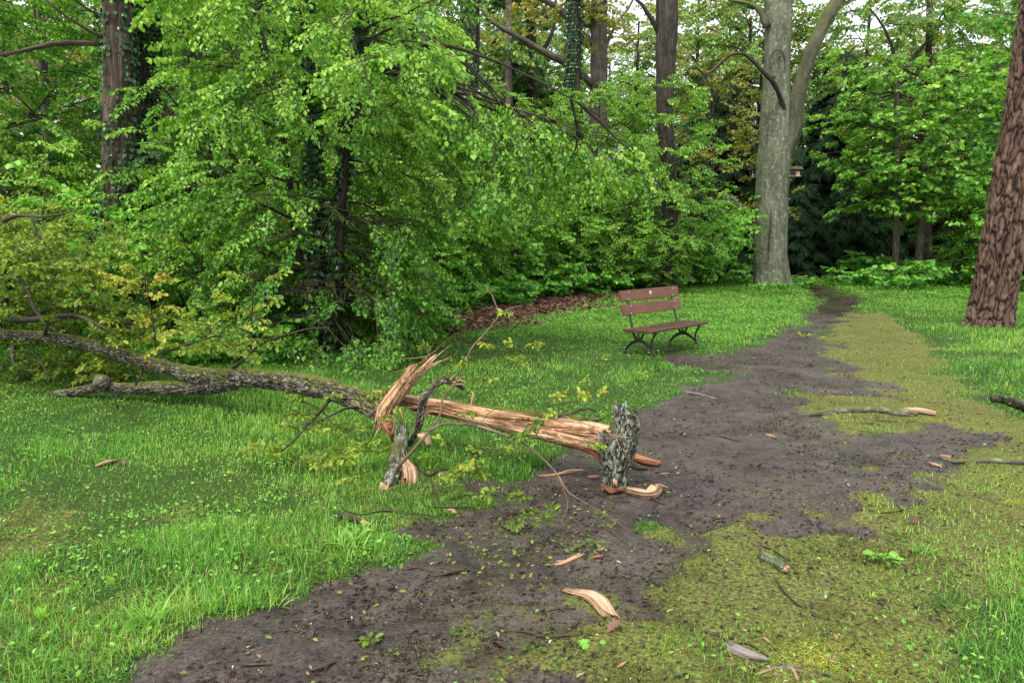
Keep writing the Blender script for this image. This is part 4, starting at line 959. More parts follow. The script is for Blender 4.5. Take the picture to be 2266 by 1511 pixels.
clump([(700, 930, 5.3, 45, 22, .12, 9, .45), (780, 880, 5.2, 30, 15, .08, 6, .5), (660, 990, 5.0, 30, 18, .12, 8, .6), (740, 980, 4.9, 40, 22, .12, 11, .55), (800, 950, 4.9, 20, 14, .1, 5, .45), (660, 875, 5.8, 30, 12, .08, 5, .5),
       (780, 1010, 4.7, 30, 20, .1, 6, .6)], np.random.default_rng(78), lsize=.042, sscale=.2, name='leafy_shoots', parent=fallen, org=fo, mult=.75)
# torn splinter slab standing at the break
def fib(amp=.18):
    def d(c, s, l, r): return r*amp*(1-2.2*np.abs(fbm(c*5+3, s*5, l*.9, o=3)))+r*.10*vn(c*16, s*16, l*2)
    return d
def woodpiece(name, L_, rad, mat, parent, org, sides=44, step=.015, flat=.5, j0=.03, j1=.06, amp=.2, seed=0):
    V, FL, bc = tube(np.array([P(*q) for q in L_])-org, rad, sides, step, fib(amp*1.3), j0*1.3, j1*1.6, True, flat, seed, .6)
    return mk(name, V, FL, mat, parent, {'bark': bc, 'fur': tube.fur})
woodpiece('torn_slab', [(842, 935, 5.1), (852, 905, 5.12), (874, 872, 5.14), (896, 843, 5.16), (912, 822, 5.18)], [.06, .085, .075, .06, .048], WOOD, fallen, fo, flat=.42, j0=.10, j1=.06, seed=2)
woodpiece('torn_slab', [(876, 890, 5.2), (898, 862, 5.22), (925, 828, 5.24), (945, 804, 5.26), (953, 797, 5.27)], [.045, .048, .038, .026, .02], WOODPINK, fallen, fo, flat=.4, j0=.03, j1=.04, seed=5)
woodpiece('splinter', [(868, 892, 5.2), (850, 872, 5.25), (832, 864, 5.28)], [.03, .022, .012], WOODPINK, fallen, fo, 18, .02, .6, .02, .03, seed=7)
woodpiece('splinter', [(848, 925, 5.05), (858, 945, 5.03), (868, 965, 5.0)], [.05, .04, .015], WOODRED, fallen, fo, 24, .015, .5, .03, .05, seed=9)
woodpiece('splinter', [(872, 905, 5.02), (874, 935, 5.0), (866, 962, 4.98)], [.012, .012, .004], WOODPINK, fallen, fo, 10, .02, .5, .01, .01, seed=10)
woodpiece('splinter', [(885, 905, 5.0), (892, 930, 4.98)], [.010, .006], WOOD, fallen, fo, 10, .02, .5, .01, .01, seed=11)
# long split stem with its bright open face
woodpiece('split_stem', [(868, 882, 5.32), (930, 893, 5.24), (1000, 907, 5.13), (1080, 925, 5.02), (1160, 938, 4.93), (1230, 951, 4.86), (1290, 962, 4.79), (1335, 972, 4.73)], [.028, .034, .038, .044, .050, .056, .066, .062], WOOD, fallen, fo, 140, .02, .9, .08, .05, .42, seed=3)
V, FL, bc = tube(FP([(865, 884, 5.37), (960, 891, 5.3), (1060, 910, 5.17), (1160, 926, 5.05), (1240, 938, 4.98), (1305, 942, 4.9)]), [.025, .036, .044, .056, .064, .05], 90, .014, plates(.026, .08, .010, .6, 5), .05, .08)
mk('bark_edge', V, FL, OAKBARK, fallen, {'bark': bc, 'fur': tube.fur})
V, FL, bc = tube(FP([(920, 902, 5.26), (1040, 920, 5.1), (1150, 944, 4.99), (1240, 962, 4.92), (1325, 985, 4.83)]), [.020, .030, .040, .046, .052], 80, .02, fib(.6), .05, .08)
mk('shaded_inner_wood', V, FL, WOODSHADE, fallen, {'bark': bc, 'fur': tube.fur})  # grooved lower wood, with the shadow under the stem put into its colour
woodpiece('splinter', [(1041, 905, 5.15), (1045, 885, 5.15), (1048, 868, 5.15)], [.014, .012, .008], WOOD, fallen, fo, 10, .02, .5, .01, .01, seed=12)
woodpiece('splinter', [(1300, 990, 4.72), (1325, 1012, 4.7), (1338, 1035, 4.7)], [.03, .022, .008], WOODRED, fallen, fo, 18, .02, .6, .02, .02, seed=13)
# loose fibres and slivers on the torn faces
fbm_r = np.random.default_rng(31); a_ = Acc()
ax = [FP([(868, 882, 5.30), (1000, 907, 5.10), (1160, 938, 4.88), (1335, 972, 4.66)]), FP([(850, 930, 5.05), (880, 865, 5.08), (912, 822, 5.12), (950, 798, 5.2)])]
for q in range(190):
    L0 = ax[0] if q < 130 else ax[1]; u = fbm_r.random()**.7 if q % 3 else fbm_r.choice([.02, .98]); p, d = at_len(L0, min(.999, u)); rr_ = .03+.055*u if q < 130 else .05
    o = fbm_r.normal(0, 1, 3); o -= d*(o@d); o = norm(o); o[1] = -abs(o[1]); ln = fbm_r.uniform(.05, .22)
    b0 = p+o*rr_*fbm_r.uniform(.6, 1.0); dd = norm(d*fbm_r.choice([-1, 1])+fbm_r.normal(0, .16, 3)); V, F1 = tri_tube(np.array([b0, b0+dd*ln*.5, b0+dd*ln+o*ln*.12]), fbm_r.uniform(.002, .006), .0006)
    a_.add(V, [F1], 0, bark=V*1.0)
tag(a_.build('wood_fibres', WOOD, fallen, smooth=False), kind='stuff')
# forked stub with pale lichen at the near end
a_ = Acc()
stub_p = lambda sd: plates(.026, .075, .019, .7, sd, lambda c, s, l, r: r*.14*fbm(c*1.3+sd, s*1.3, l*6, o=3))
for k_, (L_, rad, j0, j1) in enumerate([([(1356, 1083, 4.58), (1360, 1055, 4.59), (1366, 1020, 4.60), (1368, 992, 4.61), (1370, 970, 4.62)], [.074, .080, .086, .084, .06], .02, .02),
        ([(1352, 1035, 4.58), (1346, 1000, 4.59), (1340, 978, 4.60), (1335, 962, 4.60)], [.055, .052, .042, .026], 0, .03),
        ([(1378, 1025, 4.62), (1388, 985, 4.64), (1394, 955, 4.65), (1397, 932, 4.66), (1398, 918, 4.66)], [.062, .062, .060, .052, .034], 0, .03),
        ([(1380, 980, 4.66), (1377, 945, 4.69), (1374, 918, 4.71), (1372, 898, 4.73)], [.06, .05, .048, .038], 0, .03)]):
    V, FL, bc = tube(FP(L_), rad, 110, .009, stub_p(k_*3.7), j0, j1); a_.add(V, FL, 0, bark=bc+len(a_.V)*3., fur=tube.fur)
a_.build('forked_stub', LICHBARK, fallen)
woodpiece('torn_end', [(1336, 1076, 4.52), (1352, 1084, 4.51), (1376, 1080, 4.52)], [.014, .020, .012], WOODRED, fallen, fo, 18, .01, .7, .02, .02, .4, 14)
woodpiece('torn_end', [(1362, 1062, 4.49), (1362, 1075, 4.48)], [.02, .016], WOODPINK, fallen, fo, 14, .01, .7, .01, .01, .3, 15)

def loose(name, label, cat, org): return thing(name, label, cat, org)
# broken mossy branch hanging under the break
org = P(880, 1080, 4.6); org[2] = 0
mb = loose('broken_branch', 'short mossy lichened branch stub leaning down under the torn break', 'branch', org)
V, FL, bc = tube(np.array([P(*q) for q in [(893, 945, 4.95), (885, 985, 4.85), (876, 1025, 4.75), (866, 1060, 4.66), (858, 1086, 4.6)]])-org, [.04, .048, .05, .046, .04], 44, .012, ridged(.3, 7, 6), .03, .02); mk('bark', V, FL, bark_mat('mossy lichen bark', (.012, .01, .008), (.06, .055, .03), (.16, .15, .09), 30, .3, (.42, .46, .44), .45, (.12, .13, .015), .3, .012), mb, {'bark': bc, 'fur': tube.fur})
woodpiece('torn_end', [(858, 1074, 4.6), (854, 1092, 4.57), (862, 1098, 4.57)], [.04, .036, .018], WOODPINK, mb, org, 20, .01, .8, .02, .02, .45, 16)
mb2 = loose('torn_wood', 'ragged pink torn wood hanging right beside the mossy branch stub', 'torn wood', org)
woodpiece('heartwood', [(897, 1018, 4.72), (904, 1040, 4.70), (906, 1062, 4.68), (899, 1082, 4.66)], [.012, .03, .034, .018], WOODPINK, mb2, org, 44, .007, .8, .05, .07, .9, 17)
woodpiece('strip', [(902, 1075, 4.65), (893, 1100, 4.62), (897, 1122, 4.60), (896, 1132, 4.59)], [.024, .022, .016, .006], WOODPINK, mb2, org, 14, .01, .4, .01, .03, .4, 18)
woodpiece('strip', [(886, 1105, 4.6), (874, 1118, 4.58), (860, 1134, 4.55)], [.012, .022, .012], WOODRED, mb2, org, 14, .01, .3, .01, .03, .4, 19)
org = P(950, 880, 5.0); org[2] = 0
bb2 = loose('broken_branch', 'black crooked branch with a pale snapped tip rising behind the split stem', 'branch', org)
V, FL, bc = tube(np.array([P(*q) for q in [(905, 985, 5.0), (922, 955, 4.98), (932, 915, 4.97), (938, 882, 4.97), (958, 862, 4.98), (978, 842, 5.0), (1000, 844, 5.02), (1016, 848, 5.03)]])-org, [.018, .022, .024, .027, .021, .029, .020, .018], 70, .008, plates(.02, .045, .010, .6, 4, plain(.3, 8)), 0, .02); mk('bark', V, FL, OAKBARK, bb2, {'bark': bc, 'fur': tube.fur})
for q, L_ in enumerate([[(1000, 846, 5.01), (1018, 842, 5.02), (1030, 846, 5.02)], [(1002, 852, 5.0), (1014, 850, 5.0), (1030, 853, 5.01)], [(996, 842, 5.0), (1003, 834, 5.0), (1006, 831, 5.)]]): woodpiece('snapped_tip', L_, [.02, .016, .008], WOODPINK, bb2, org, 12, .01, .5, .01, .02, .3, 20+q)
V, FL, bc = tube(np.array([P(*q) for q in [(1008, 850, 5.04), (1020, 856, 5.04), (1027, 862, 5.04)]])-org, [.016, .016, .012], 10, .01); mk('bark_flap', V, FL, LIMBBARK, bb2, {'bark': bc, 'fur': tube.fur})
o = woodpiece('wood_chip', [(928, 962, 4.78), (942, 966, 4.77), (950, 985, 4.76)], [.03, .045, .03], WOODPINK, None, P(940, 975, 4.77)*0, 18, .01, .3, .01, .01, .2, 24)
tag(o, 'flat pink wood flake caught on a twig below the split stem', 'wood chip')

# long bare twigs that arch over the break
def twig_thing(label, lines, leaves=(), mat=TWIGBARK, seed=0, lsize=.038, sscale=.13, name='leafy_twig', g=None):
    pts0 = P(*lines[0][0][0]); org = np.array([pts0[0], pts0[1], 0.]); t = thing(name, label, 'twig', org, 0, g); a = Acc()
    for L_, rad in lines:
        V, FL, bc = tube(np.array([P(*q) for q in L_])-org, rad, 6, .03, plain(.2, 20)); a.add(V, FL, 0, bark=bc)
    a.build('stem', mat, t)
    if leaves: clump(leaves, np.random.default_rng(seed), lsize=lsize, sscale=sscale, name='leaves', parent=t, org=org, mult=.6)
    return t
twig_thing('long arching twig rising from the mossy stub over the split stem to a pale fork', [
    ([(865, 1075, 4.5), (880, 1035, 4.48), (900, 1012, 4.45), (930, 978, 4.42), (952, 950, 4.42), (975, 915, 4.45), (980, 880, 4.5), (1005, 850, 4.55), (1030, 805, 4.6), (1040, 775, 4.62), (1075, 735, 4.7), (1105, 700, 4.75), (1130, 682, 4.8), (1160, 675, 4.82)], [.013, .012, .011, .011, .010, .008, .008, .007, .006, .006, .005, .004, .003, .002]),
    ([(1112, 697, 4.75), (1098, 678, 4.76), (1090, 655, 4.77), (1072, 630, 4.78)], [.006, .006, .005, .003]), ([(1095, 682, 4.76), (1075, 680, 4.76), (1060, 687, 4.76)], [.003, .002, .001]),
    ([(1083, 640, 4.77), (1094, 635, 4.77)], [.003, .001]), ([(1072, 760, 4.68), (1100, 765, 4.68), (1125, 785, 4.68)], [.003, .003, .002]), ([(1120, 700, 4.75), (1150, 705, 4.75)], [.002, .001])],
    [(1125, 785, 4.66, 12, 10, .03, 6, .5), (1090, 770, 4.68, 8, 8, .02, 2, .65), (1150, 775, 4.66, 10, 10, .03, 3, .6), (1072, 825, 4.66, 8, 8, .02, 3, .55), (1150, 697, 4.78, 10, 6, .03, 1, .6), (1040, 780, 4.62, 5, 5, .01, 1, .6)], seed=1)
twig_thing('thin brown twig arching right and down over the mud from below the split stem', [
    ([(945, 955, 4.42), (980, 938, 4.4), (1020, 938, 4.36), (1060, 943, 4.3), (1110, 960, 4.25), (1150, 975, 4.2), (1190, 1005, 4.15), (1230, 1045, 4.1), (1255, 1085, 4.05), (1275, 1100, 4.0), (1350, 1145, 3.95), (1400, 1180, 3.9)], [.009, .008, .008, .008, .007, .007, .006, .005, .004, .004, .003, .002]),
    ([(1232, 1050, 4.1), (1248, 1085, 4.05), (1256, 1120, 4.0), (1240, 1160, 3.9)], [.004, .004, .003, .002]), ([(1060, 943, 4.3), (1080, 915, 4.35), (1105, 900, 4.4)], [.003, .003, .002]), ([(1140, 972, 4.2), (1155, 955, 4.2)], [.002, .002])],
    [(1162, 950, 4.2, 8, 10, .02, 5, .35), (1190, 968, 4.2, 8, 6, .02, 2, .5), (1020, 925, 4.35, 8, 6, .02, 2, .3), (1290, 975, 4.4, 3, 4, .02, 1, .45)], seed=2)
twig_thing('long low twig trailing from the grass across the mud to the curled strip', [
    ([(1068, 1118, 4.3), (1075, 1145, 4.2), (1110, 1180, 4.05), (1150, 1220, 3.9), (1185, 1265, 3.75), (1225, 1290, 3.65), (1262, 1310, 3.58)], [.007, .007, .006, .006, .005, .004, .002]),
    ([(1075, 1145, 4.2), (1080, 1190, 4.0), (1085, 1215, 3.95)], [.004, .003, .002]), ([(1110, 1180, 4.0), (1140, 1215, 3.9), (1200, 1228, 3.85)], [.003, .003, .001])],
    [(1100, 1160, 4.1, 14, 10, .05, 5, .4), (1188, 1262, 3.74, 10, 8, .03, 3, .35), (1140, 1190, 4.0, 14, 10, .05, 4, .45), (1210, 1215, 3.9, 10, 10, .05, 2, .4)], seed=3)
twig_thing('forked dark twig lying on the grass edge right of the mossy stub', [
    ([(925, 1035, 4.5), (950, 1052, 4.45), (975, 1040, 4.42), (1000, 1040, 4.4), (1035, 1075, 4.3), (1065, 1110, 4.2)], [.009, .009, .007, .006, .005, .003]),
    ([(950, 1052, 4.45), (962, 1090, 4.35), (975, 1125, 4.25), (960, 1140, 4.22)], [.007, .006, .005, .003]), ([(950, 1052, 4.45), (930, 1072, 4.42)], [.005, .003])],
    [(1005, 1045, 4.3, 22, 14, .05, 4, .7), (985, 1010, 4.4, 16, 12, .04, 5, .6), (1030, 1020, 4.4, 16, 12, .04, 5, .55), (1090, 985, 4.4, 20, 14, .05, 5, .5)], LIMBBARK, 4)
twig_thing('curved black twig along the mud edge below the forked twig', [([(760, 1128, 4.05), (800, 1138, 4.0), (850, 1130, 4.05), (910, 1136, 4.05), (960, 1140, 4.0)], [.004, .005, .006, .005, .003]), ([(960, 1122, 4.1), (1010, 1122, 4.1), (1050, 1124, 4.1), (1045, 1145, 4.05), (1010, 1162, 4.0), (980, 1165, 4.0)], [.006, .007, .006, .006, .005, .003])], (), LIMBBARK)
twig_thing('curved black branchlet on top of the split stem beside the forked stub', [([(1160, 918, 4.95), (1210, 922, 4.88), (1260, 916, 4.82), (1285, 905, 4.8), (1305, 904, 4.79), (1317, 910, 4.78)], [.006, .008, .009, .010, .008, .006]), ([(1210, 900, 4.95), (1250, 892, 4.95), (1290, 885, 5.0)], [.003, .004, .003])],
    [(1300, 868, 5.0, 10, 12, .04, 4, .75), (1250, 885, 4.95, 25, 12, .05, 5, .75), (1195, 900, 4.9, 10, 8, .03, 2, .7)], LIMBBARK, 6)
twig_thing('small twig with tired leaves beside the pale grass left of the long twig', [([(935, 750, 5.6), (945, 775, 5.5), (955, 795, 5.4)], [.003, .004, .003])], [(932, 765, 5.5, 8, 6, .03, 3, .5)], TWIGBARK, 7)

# ================================================================== LOOSE STICKS, BARK AND CHIPS
def stick(label, pts, rad, mat=LIMBBARK, name='stick', sides=12, step=.015, amp=.25, lift=.6, flat=None, j=.01, cat='stick', end=None, forks=()):
    """pts are survey points on the ground"""
    w_ = [G(*p) for p in pts]; rr = np.interp(np.linspace(0, 1, len(w_)), np.linspace(0, 1, len(rad)), rad)
    def lay(ws, rs):
        out = []
        for q, rq in zip(ws, rs): z = float(zat(q[0], q[1])[0]); out.append([q[0], q[1], z+rq*lift*(flat or 1)])
        return np.array(out)
    W_ = lay(w_, rr); org = W_[0].copy()
    simple = end is None and not forks
    root = None if simple else thing(name, label, cat, org)
    V, FL, bc = tube(W_-org, rr, sides, step, fib(amp) if mat in (WOOD, WOODRED, WOODPINK) else ridged(amp, 6, 8), j*1.5, j*1.5, True, flat, random.random()*9, .6 if mat in (WOOD, WOODRED, WOODPINK) else 1)
    o = mk(name if simple else 'bark', V, FL, mat, root, {'bark': bc, 'fur': tube.fur}, loc=org if simple else None)
    if simple: tag(o, label, cat)
    if end is not None:
        epts, er, em = end; E = lay([G(*p) for p in epts], er)+np.array([0, 0, .004])
        V, FL, bc = tube(E-org, er, 12, .01, fib(.3), .01, .015, True, .7, 3.3); mk('broken_end', V, FL, em, root, {'bark': bc, 'fur': tube.fur})
    for fp, fr in forks:
        E = lay([G(*p) for p in fp], fr); V, FL, bc = tube(E-org, fr, 6, .02, plain(.2)); mk('side_shoot', V, FL, mat, root, {'bark': bc, 'fur': tube.fur})
    return o
stick('long bark covered branch lying on the mud with an orange split right end', [(1775, 914), (1820, 913), (1850, 912), (1900, 910), (1950, 912), (1990, 918), (2030, 920)], [.012, .026, .03, .028, .034, .04, .018], OAKBARK, 'fallen_branch', 22, .02, .3, .8, cat='branch', end=([(1998, 914), (2030, 915), (2070, 920)], [.03, .034, .022], WOODPINK), forks=[([(1940, 930), (1985, 932), (2025, 930)], [.008, .01, .006])])
stick('dark curved branch cut off by the right picture edge', [(2192, 888), (2215, 890), (2245, 900), (2300, 922), (2380, 940)], [.035, .04, .045, .042, .035], LIMBBARK, 'fallen_branch', 18, .02, .25, .9, cat='branch', forks=[([(2212, 884), (2216, 868)], [.012, .008])])
stick('thin lichened branch lying in the moss near the right edge', [(2080, 1008), (2110, 1018), (2160, 1022), (2210, 1025), (2270, 1028), (2340, 1030)], [.014, .016, .015, .022, .018, .016], OAKBARK, 'fallen_branch', 14, .02, .25, .9, cat='branch', end=([(2082, 1005), (2100, 1012)], [.012, .016], WOODPINK))
stick('short greenish branch stub with a pale cut end in the right moss', [(1680, 1232), (1700, 1245), (1722, 1260), (1735, 1268)], [.015, .024, .026, .024], bark_mat('algae bark', (.03, .035, .02), (.10, .12, .06), (.2, .22, .13), 40, .3, (.26, .32, .2), .5, bump=.006), 'branch_stub', 18, .01, .15, .9, cat='branch', end=([(1730, 1266), (1743, 1270)], [.022, .018], WOODPINK))
stick('small dark branch piece with pale ends on the left grass', [(742, 1145), (770, 1155), (800, 1166)], [.018, .022, .018], LIMBBARK, 'branch_stub', 16, .01, .2, 1.6, cat='branch', end=([(795, 1163), (815, 1170)], [.018, .012], WOODPINK))
stick('straight grey stick at the mud edge below the bench', [(1515, 862), (1550, 868), (1587, 876)], [.011, .011, .008], WOODBARE)
o = stick('curled orange strip of torn wood on the near moss', [(1248, 1303), (1275, 1312), (1305, 1320), (1328, 1335), (1345, 1357)], [.004, .022, .034, .034, .024], WOODPINK, 'wood_strip', 36, .006, .6, 1.0, .3, .05, 'wood strip')
stick('reddish split billet poking out behind the forked stub', [(1395, 1012), (1425, 1022), (1460, 1027)], [.035, .03, .018], WOODRED, 'wood_billet', 22, .012, .3, 1.1, .8, .01, 'wood piece')
stick('dark bark backed wedge under the reddish billet', [(1388, 1022), (1410, 1034), (1432, 1036)], [.03, .03, .012], LIMBBARK, 'wood_wedge', 14, .012, .3, .5, .8, .01, 'wood piece')
stick('ragged pinkish bark sheet at the foot of the forked stub', [(1375, 1076), (1405, 1084), (1435, 1090), (1452, 1076), (1478, 1078)], [.022, .036, .046, .03, .004], WOODPINK, 'bark_sheet', 30, .008, .9, 1.0, .25, .03, 'bark piece')
stick('thin orange splinter on the mud left of the forked stub', [(1190, 1048), (1230, 1046), (1265, 1038), (1292, 1035)], [.008, .014, .018, .008], WOOD, 'wood_splinter', 12, .012, .3, 1.0, .5, .02, 'splinter')
stick('forked orange chip on the mud above the curled strip', [(1225, 1246), (1250, 1240), (1282, 1230)], [.010, .014, .016], WOODPINK, 'wood_splinter', 12, .01, .5, .8, .5, .02, 'splinter', forks=[([(1222, 1238), (1250, 1237)], [.006, .008])])
stick('small red brown chip right of the forked orange chip', [(1311, 1231), (1323, 1230), (1336, 1226)], [.006, .011, .005], WOODRED, 'wood_chip', 10, .01, .3, .8, .5, .005, 'wood chip')
stick('pale chip at the end of a green leaf cluster on the mud', [(1322, 1217), (1334, 1212), (1345, 1205)], [.008, .012, .007], WOODPINK, 'wood_chip', 10, .01, .3, .8, .4, .008, 'wood chip')
stick('grey weathered wood lump near the bottom right', [(1612, 1425), (1630, 1442), (1665, 1452), (1698, 1458)], [.014, .03, .028, .018], WOODBARE, 'old_wood_piece', 18, .01, .35, .5, .6, .01, 'wood piece')
stick('pale fallen strip lying in the left lawn', [(214, 1034), (240, 1028), (258, 1022)], [.012, .02, .012], WOODPINK, 'wood_chip', 10, .01, .3, 2.5, .4, .01, 'wood chip')
stick('pink chip at the tip of the lichened branch by the right moss', [(2057, 1016), (2068, 1022), (2082, 1026)], [.012, .02, .01], WOODPINK, 'wood_chip', 10, .01, .3, 1, .4, .01, 'wood chip')
stick('lone pale chip in the middle of the wide mud', [(1694, 956), (1704, 958), (1716, 961)], [.008, .013, .006], WOODPINK, 'wood_chip', 10, .01, .3, 1, .5, .005, 'wood chip')
stick('pale chip right of the bark sheet on the mud', [(1463, 1048), (1472, 1047), (1482, 1047)], [.008, .012, .008], WOODBARE, 'wood_chip', 10, .01, .3, 1, .5, .005, 'wood chip')
stick('tan chip at the grass edge left of the forked twig', [(715, 1042), (728, 1038), (742, 1044)], [.012, .02, .01], WOODPINK, 'wood_chip', 10, .01, .3, 2.5, .5, .01, 'wood chip')
stick('pink chip beside the curved black twig', [(990, 1128), (1000, 1130), (1009, 1135)], [.008, .013, .008], WOODPINK, 'wood_chip', 10, .01, .3, 1, .5, .005, 'wood chip')
stick('short orange chip at the left foot of the forked stub', [(1300, 1050), (1312, 1052), (1325, 1050)], [.008, .016, .01], WOOD, 'wood_chip', 10, .01, .3, 1, .5, .005, 'wood chip')
for lab, a, b in [('upper one of the two white chips near the bottom left of the mud', (685, 1467), (690, 1476)), ('lower one of the two white chips near the bottom left of the mud', (678, 1480), (683, 1488)), ('white chip on the mud above the two white chips', (568, 1440), (576, 1448)), ('tiny white chip left of the curled strip', (848, 1373), (860, 1372)), ('tan chip on the mud above the tiny white chip', (803, 1344), (808, 1352))]:
    stick(lab, [a, ((a[0]+b[0])/2, (a[1]+b[1])/2+.5), b], [.003, .006, .003], WOODPINK, 'wood_chip', 8, .008, .2, 1, .5, .002, 'wood chip')
dk = [('longest black stick near the bottom of the mud', [(690, 1482), (718, 1472), (745, 1462)]), ('black stick left of the longest one at the bottom', [(540, 1466), (570, 1466), (600, 1465)]), ('black stick under the leafy mud edge at centre left', [(890, 1257), (920, 1252), (950, 1257)]),
      ('pair-like black stick left of the trailing twig', [(960, 1270), (1000, 1264), (1040, 1258)]), ('slanted black stick near the left mud edge', [(790, 1266), (810, 1250), (828, 1235)]), ('thin bent stick with a green tip in the lower mud', [(740, 1425), (775, 1415), (805, 1408)]),
      ('bent greenish stick below the curled strip', [(1215, 1352), (1240, 1345), (1272, 1346)]), ('long thin stick in the moss at the bottom centre', [(1100, 1395), (1160, 1400), (1210, 1412), (1280, 1408)]), ('mossy thin stick left of the bottom centre', [(1075, 1382), (1105, 1388), (1135, 1396)]),
      ('thin forked stick pointing at the greenish branch stub', [(1682, 1205), (1710, 1220), (1738, 1236)]), ('stick lying below the greenish branch stub', [(1718, 1288), (1738, 1318), (1775, 1345)]), ('dark stick on the far mud before the lone pale chip', [(1565, 955), (1605, 962), (1640, 970)]),
      ('dark stick crossing the mud edge at the right', [(1900, 1130), (1950, 1140), (2010, 1128), (2040, 1105)]), ('bent thin stick on the mud above the greenish branch stub', [(1700, 1145), (1715, 1160), (1722, 1178)]), ('dark crooked stick on the far right moss', [(1985, 712), (2005, 705), (2030, 714)]),
      ('thin stick among the moss left of the grey wood lump', [(1560, 1400), (1590, 1408), (1615, 1425)]), ('thin stick right of the trailing twig on the mud', [(1330, 1160), (1370, 1190), (1410, 1225)]), ('short stick in the mud below the forked stub', [(1425, 1085), (1450, 1105), (1470, 1112)]),
      ('brown twig in the lawn left of the grey lump', [(1590, 1440), (1650, 1425), (1700, 1450)]), ('thin stick right of the long bark branch', [(1905, 935), (1940, 938), (1960, 945)])]
for k, (lab, p_) in enumerate(dk): stick(lab, p_, [.0035, .006, .0035] if k not in (0, 3, 14) else [.006, .009, .006], LIMBBARK, sides=7, step=.02, amp=.3, lift=1.)
for k, (lab, p_) in enumerate([('longest pale splinter in the bottom right splinter pile', [(1690, 1478), (1730, 1476), (1780, 1482)]), ('pale splinter crossing the bottom right pile', [(1740, 1462), (1755, 1480), (1765, 1500)]), ('left splinter of the bottom right pile', [(1670, 1492), (1690, 1485), (1712, 1478)]),
        ('top splinter of the bottom right pile', [(1720, 1468), (1745, 1474), (1775, 1470)]), ('pale chip above the bottom right splinter pile', [(1820, 1452), (1840, 1456), (1860, 1458)]), ('pale leaf-like chip right of the long moss sticks', [(1845, 1398), (1850, 1404), (1852, 1410)]),
        ('short white chip in the moss at bottom centre', [(1610, 1328), (1618, 1328), (1626, 1327)]), ('pale bent chip near the bottom centre moss', [(1366, 1482), (1378, 1476), (1388, 1468)]), ('pale stick end above the grey lump', [(1685, 1408), (1695, 1414), (1705, 1422)])]):
    stick(lab, p_, [.004, .008, .004], WOODPINK if k % 3 else WOODBARE, 'wood_splinter', 8, .01, .25, 1.2, .5, .005, 'splinter')
#@@PART4

# ================================================================== GRASS, MOSS, GROUND COVER, LITTER
HOLES = [(np.array(G(1356, 1082)[:2]), .12)]
def sample(n, y0, y1, umax, seed, off=1.):
    r = np.random.default_rng(seed); y = y0*np.exp(r.random(n)*math.log(y1/y0)); x = r.uniform(-umax, umax, n)*(y+off)
    return x, y, r
BASES = [(G(1706, 640)[:2], .55), (np.array(pine_pts[0][:2]), .5)]
def clear(x, y):
    k = np.ones(len(x), bool)
    for c, rd in BASES: k &= np.hypot(x-c[0], y-c[1]) > rd
    return k
BARE = G(1560, 790)[:2]
def grass_density(x, y, mud, moss, lit):
    d = (1-mud)*(1-.80*moss)*(1-.96*sstep(.1, .55, lit))
    d *= .28+.72*sstep(-.4, .3, fbm(x*2.1, y*2.1, o=3))
    d *= 1-.85*sstep(.9, .2, np.hypot(x-BX[0]-.1, (y-BX[1])))           # worn and shaded ground under the bench
    # forest floor under the shrubs
    fl = sstep(0, 1.5, y-(13.3+.0*x+np.clip((x+3)*.75, 0, 8)))*(x < 4.6)
    return d*(1-.9*fl)
def blades(name, n, y0, y1, umax, seed, Lr, wr, label):
    x, y, r = sample(n, y0, y1, umax, seed)
    mud, moss, lit = masks(x, y); d = grass_density(x, y, mud, moss, lit)
    keep = (r.random(n) < d) & clear(x, y); x, y, mud, moss = x[keep], y[keep], mud[keep], moss[keep]; n = len(x)
    z = height(x, y)-.022*mud-.004
    tall_ = sstep(-.5, .8, fbm(x*.9+20, y*.9, o=3))
    Ln = r.uniform(*Lr, n)*(.42+.95*tall_)*(1-.62*moss)*(1-.45*sstep(.02, .5, mud))*np.where(r.random(n) < .03, 1.6, 1)
    wd = wr*r.uniform(.7, 1.3, n)*np.sqrt(np.maximum(y, 2.5)/3.2)
    a = r.uniform(0, 2*math.pi, n)+fbm(x*2.5, y*2.5, o=2)*1.5; lean = r.uniform(.15, 1.05, n)
    D = np.stack([np.cos(a), np.sin(a)], -1); Sd = np.stack([-np.sin(a), np.cos(a)], -1)
    B = np.stack([x, y, z], -1)
    def pt(t, w_, s_):
        h = Ln*t*(1-.35*lean*t); f = Ln*lean*t*t*.9
        o = B.copy(); o[:, :2] += D*f[:, None]+Sd*(wd*w_*s_)[:, None]; o[:, 2] += h*np.clip(1.15-lean*.5, .2, 1.1); return o
    V = np.stack([pt(0, .5, -1), pt(0, .5, 1), pt(.5, .45, 1), pt(.5, .45, -1), pt(1, 0, 0)], 1).reshape(-1, 3)
    b = (np.arange(n)*5)[:, None]
    t = np.clip(.40+.20*fbm(x*.55+7, y*.55, o=3)+.12*fbm(x*4, y*4, o=2)+.20*moss+r.normal(0, .15, n)+np.clip((y-6)*.012, -.03, .09), 0, 1)
    t = np.where(r.random(n) < .04, .98, t)
    o = mk(name, V, [b+np.array([0, 1, 2, 3]), b+np.array([3, 2, 4])], GRASS, attrs={'tint': np.repeat(t, 5)}, smooth=False)
    tag(o, label, 'grass', kind='stuff'); return o
blades('grass', 780000, 2.1, 34, .82, 101, (.035, .100), .0040, 'bright green uncut grass covering the lawn on both sides of the path')

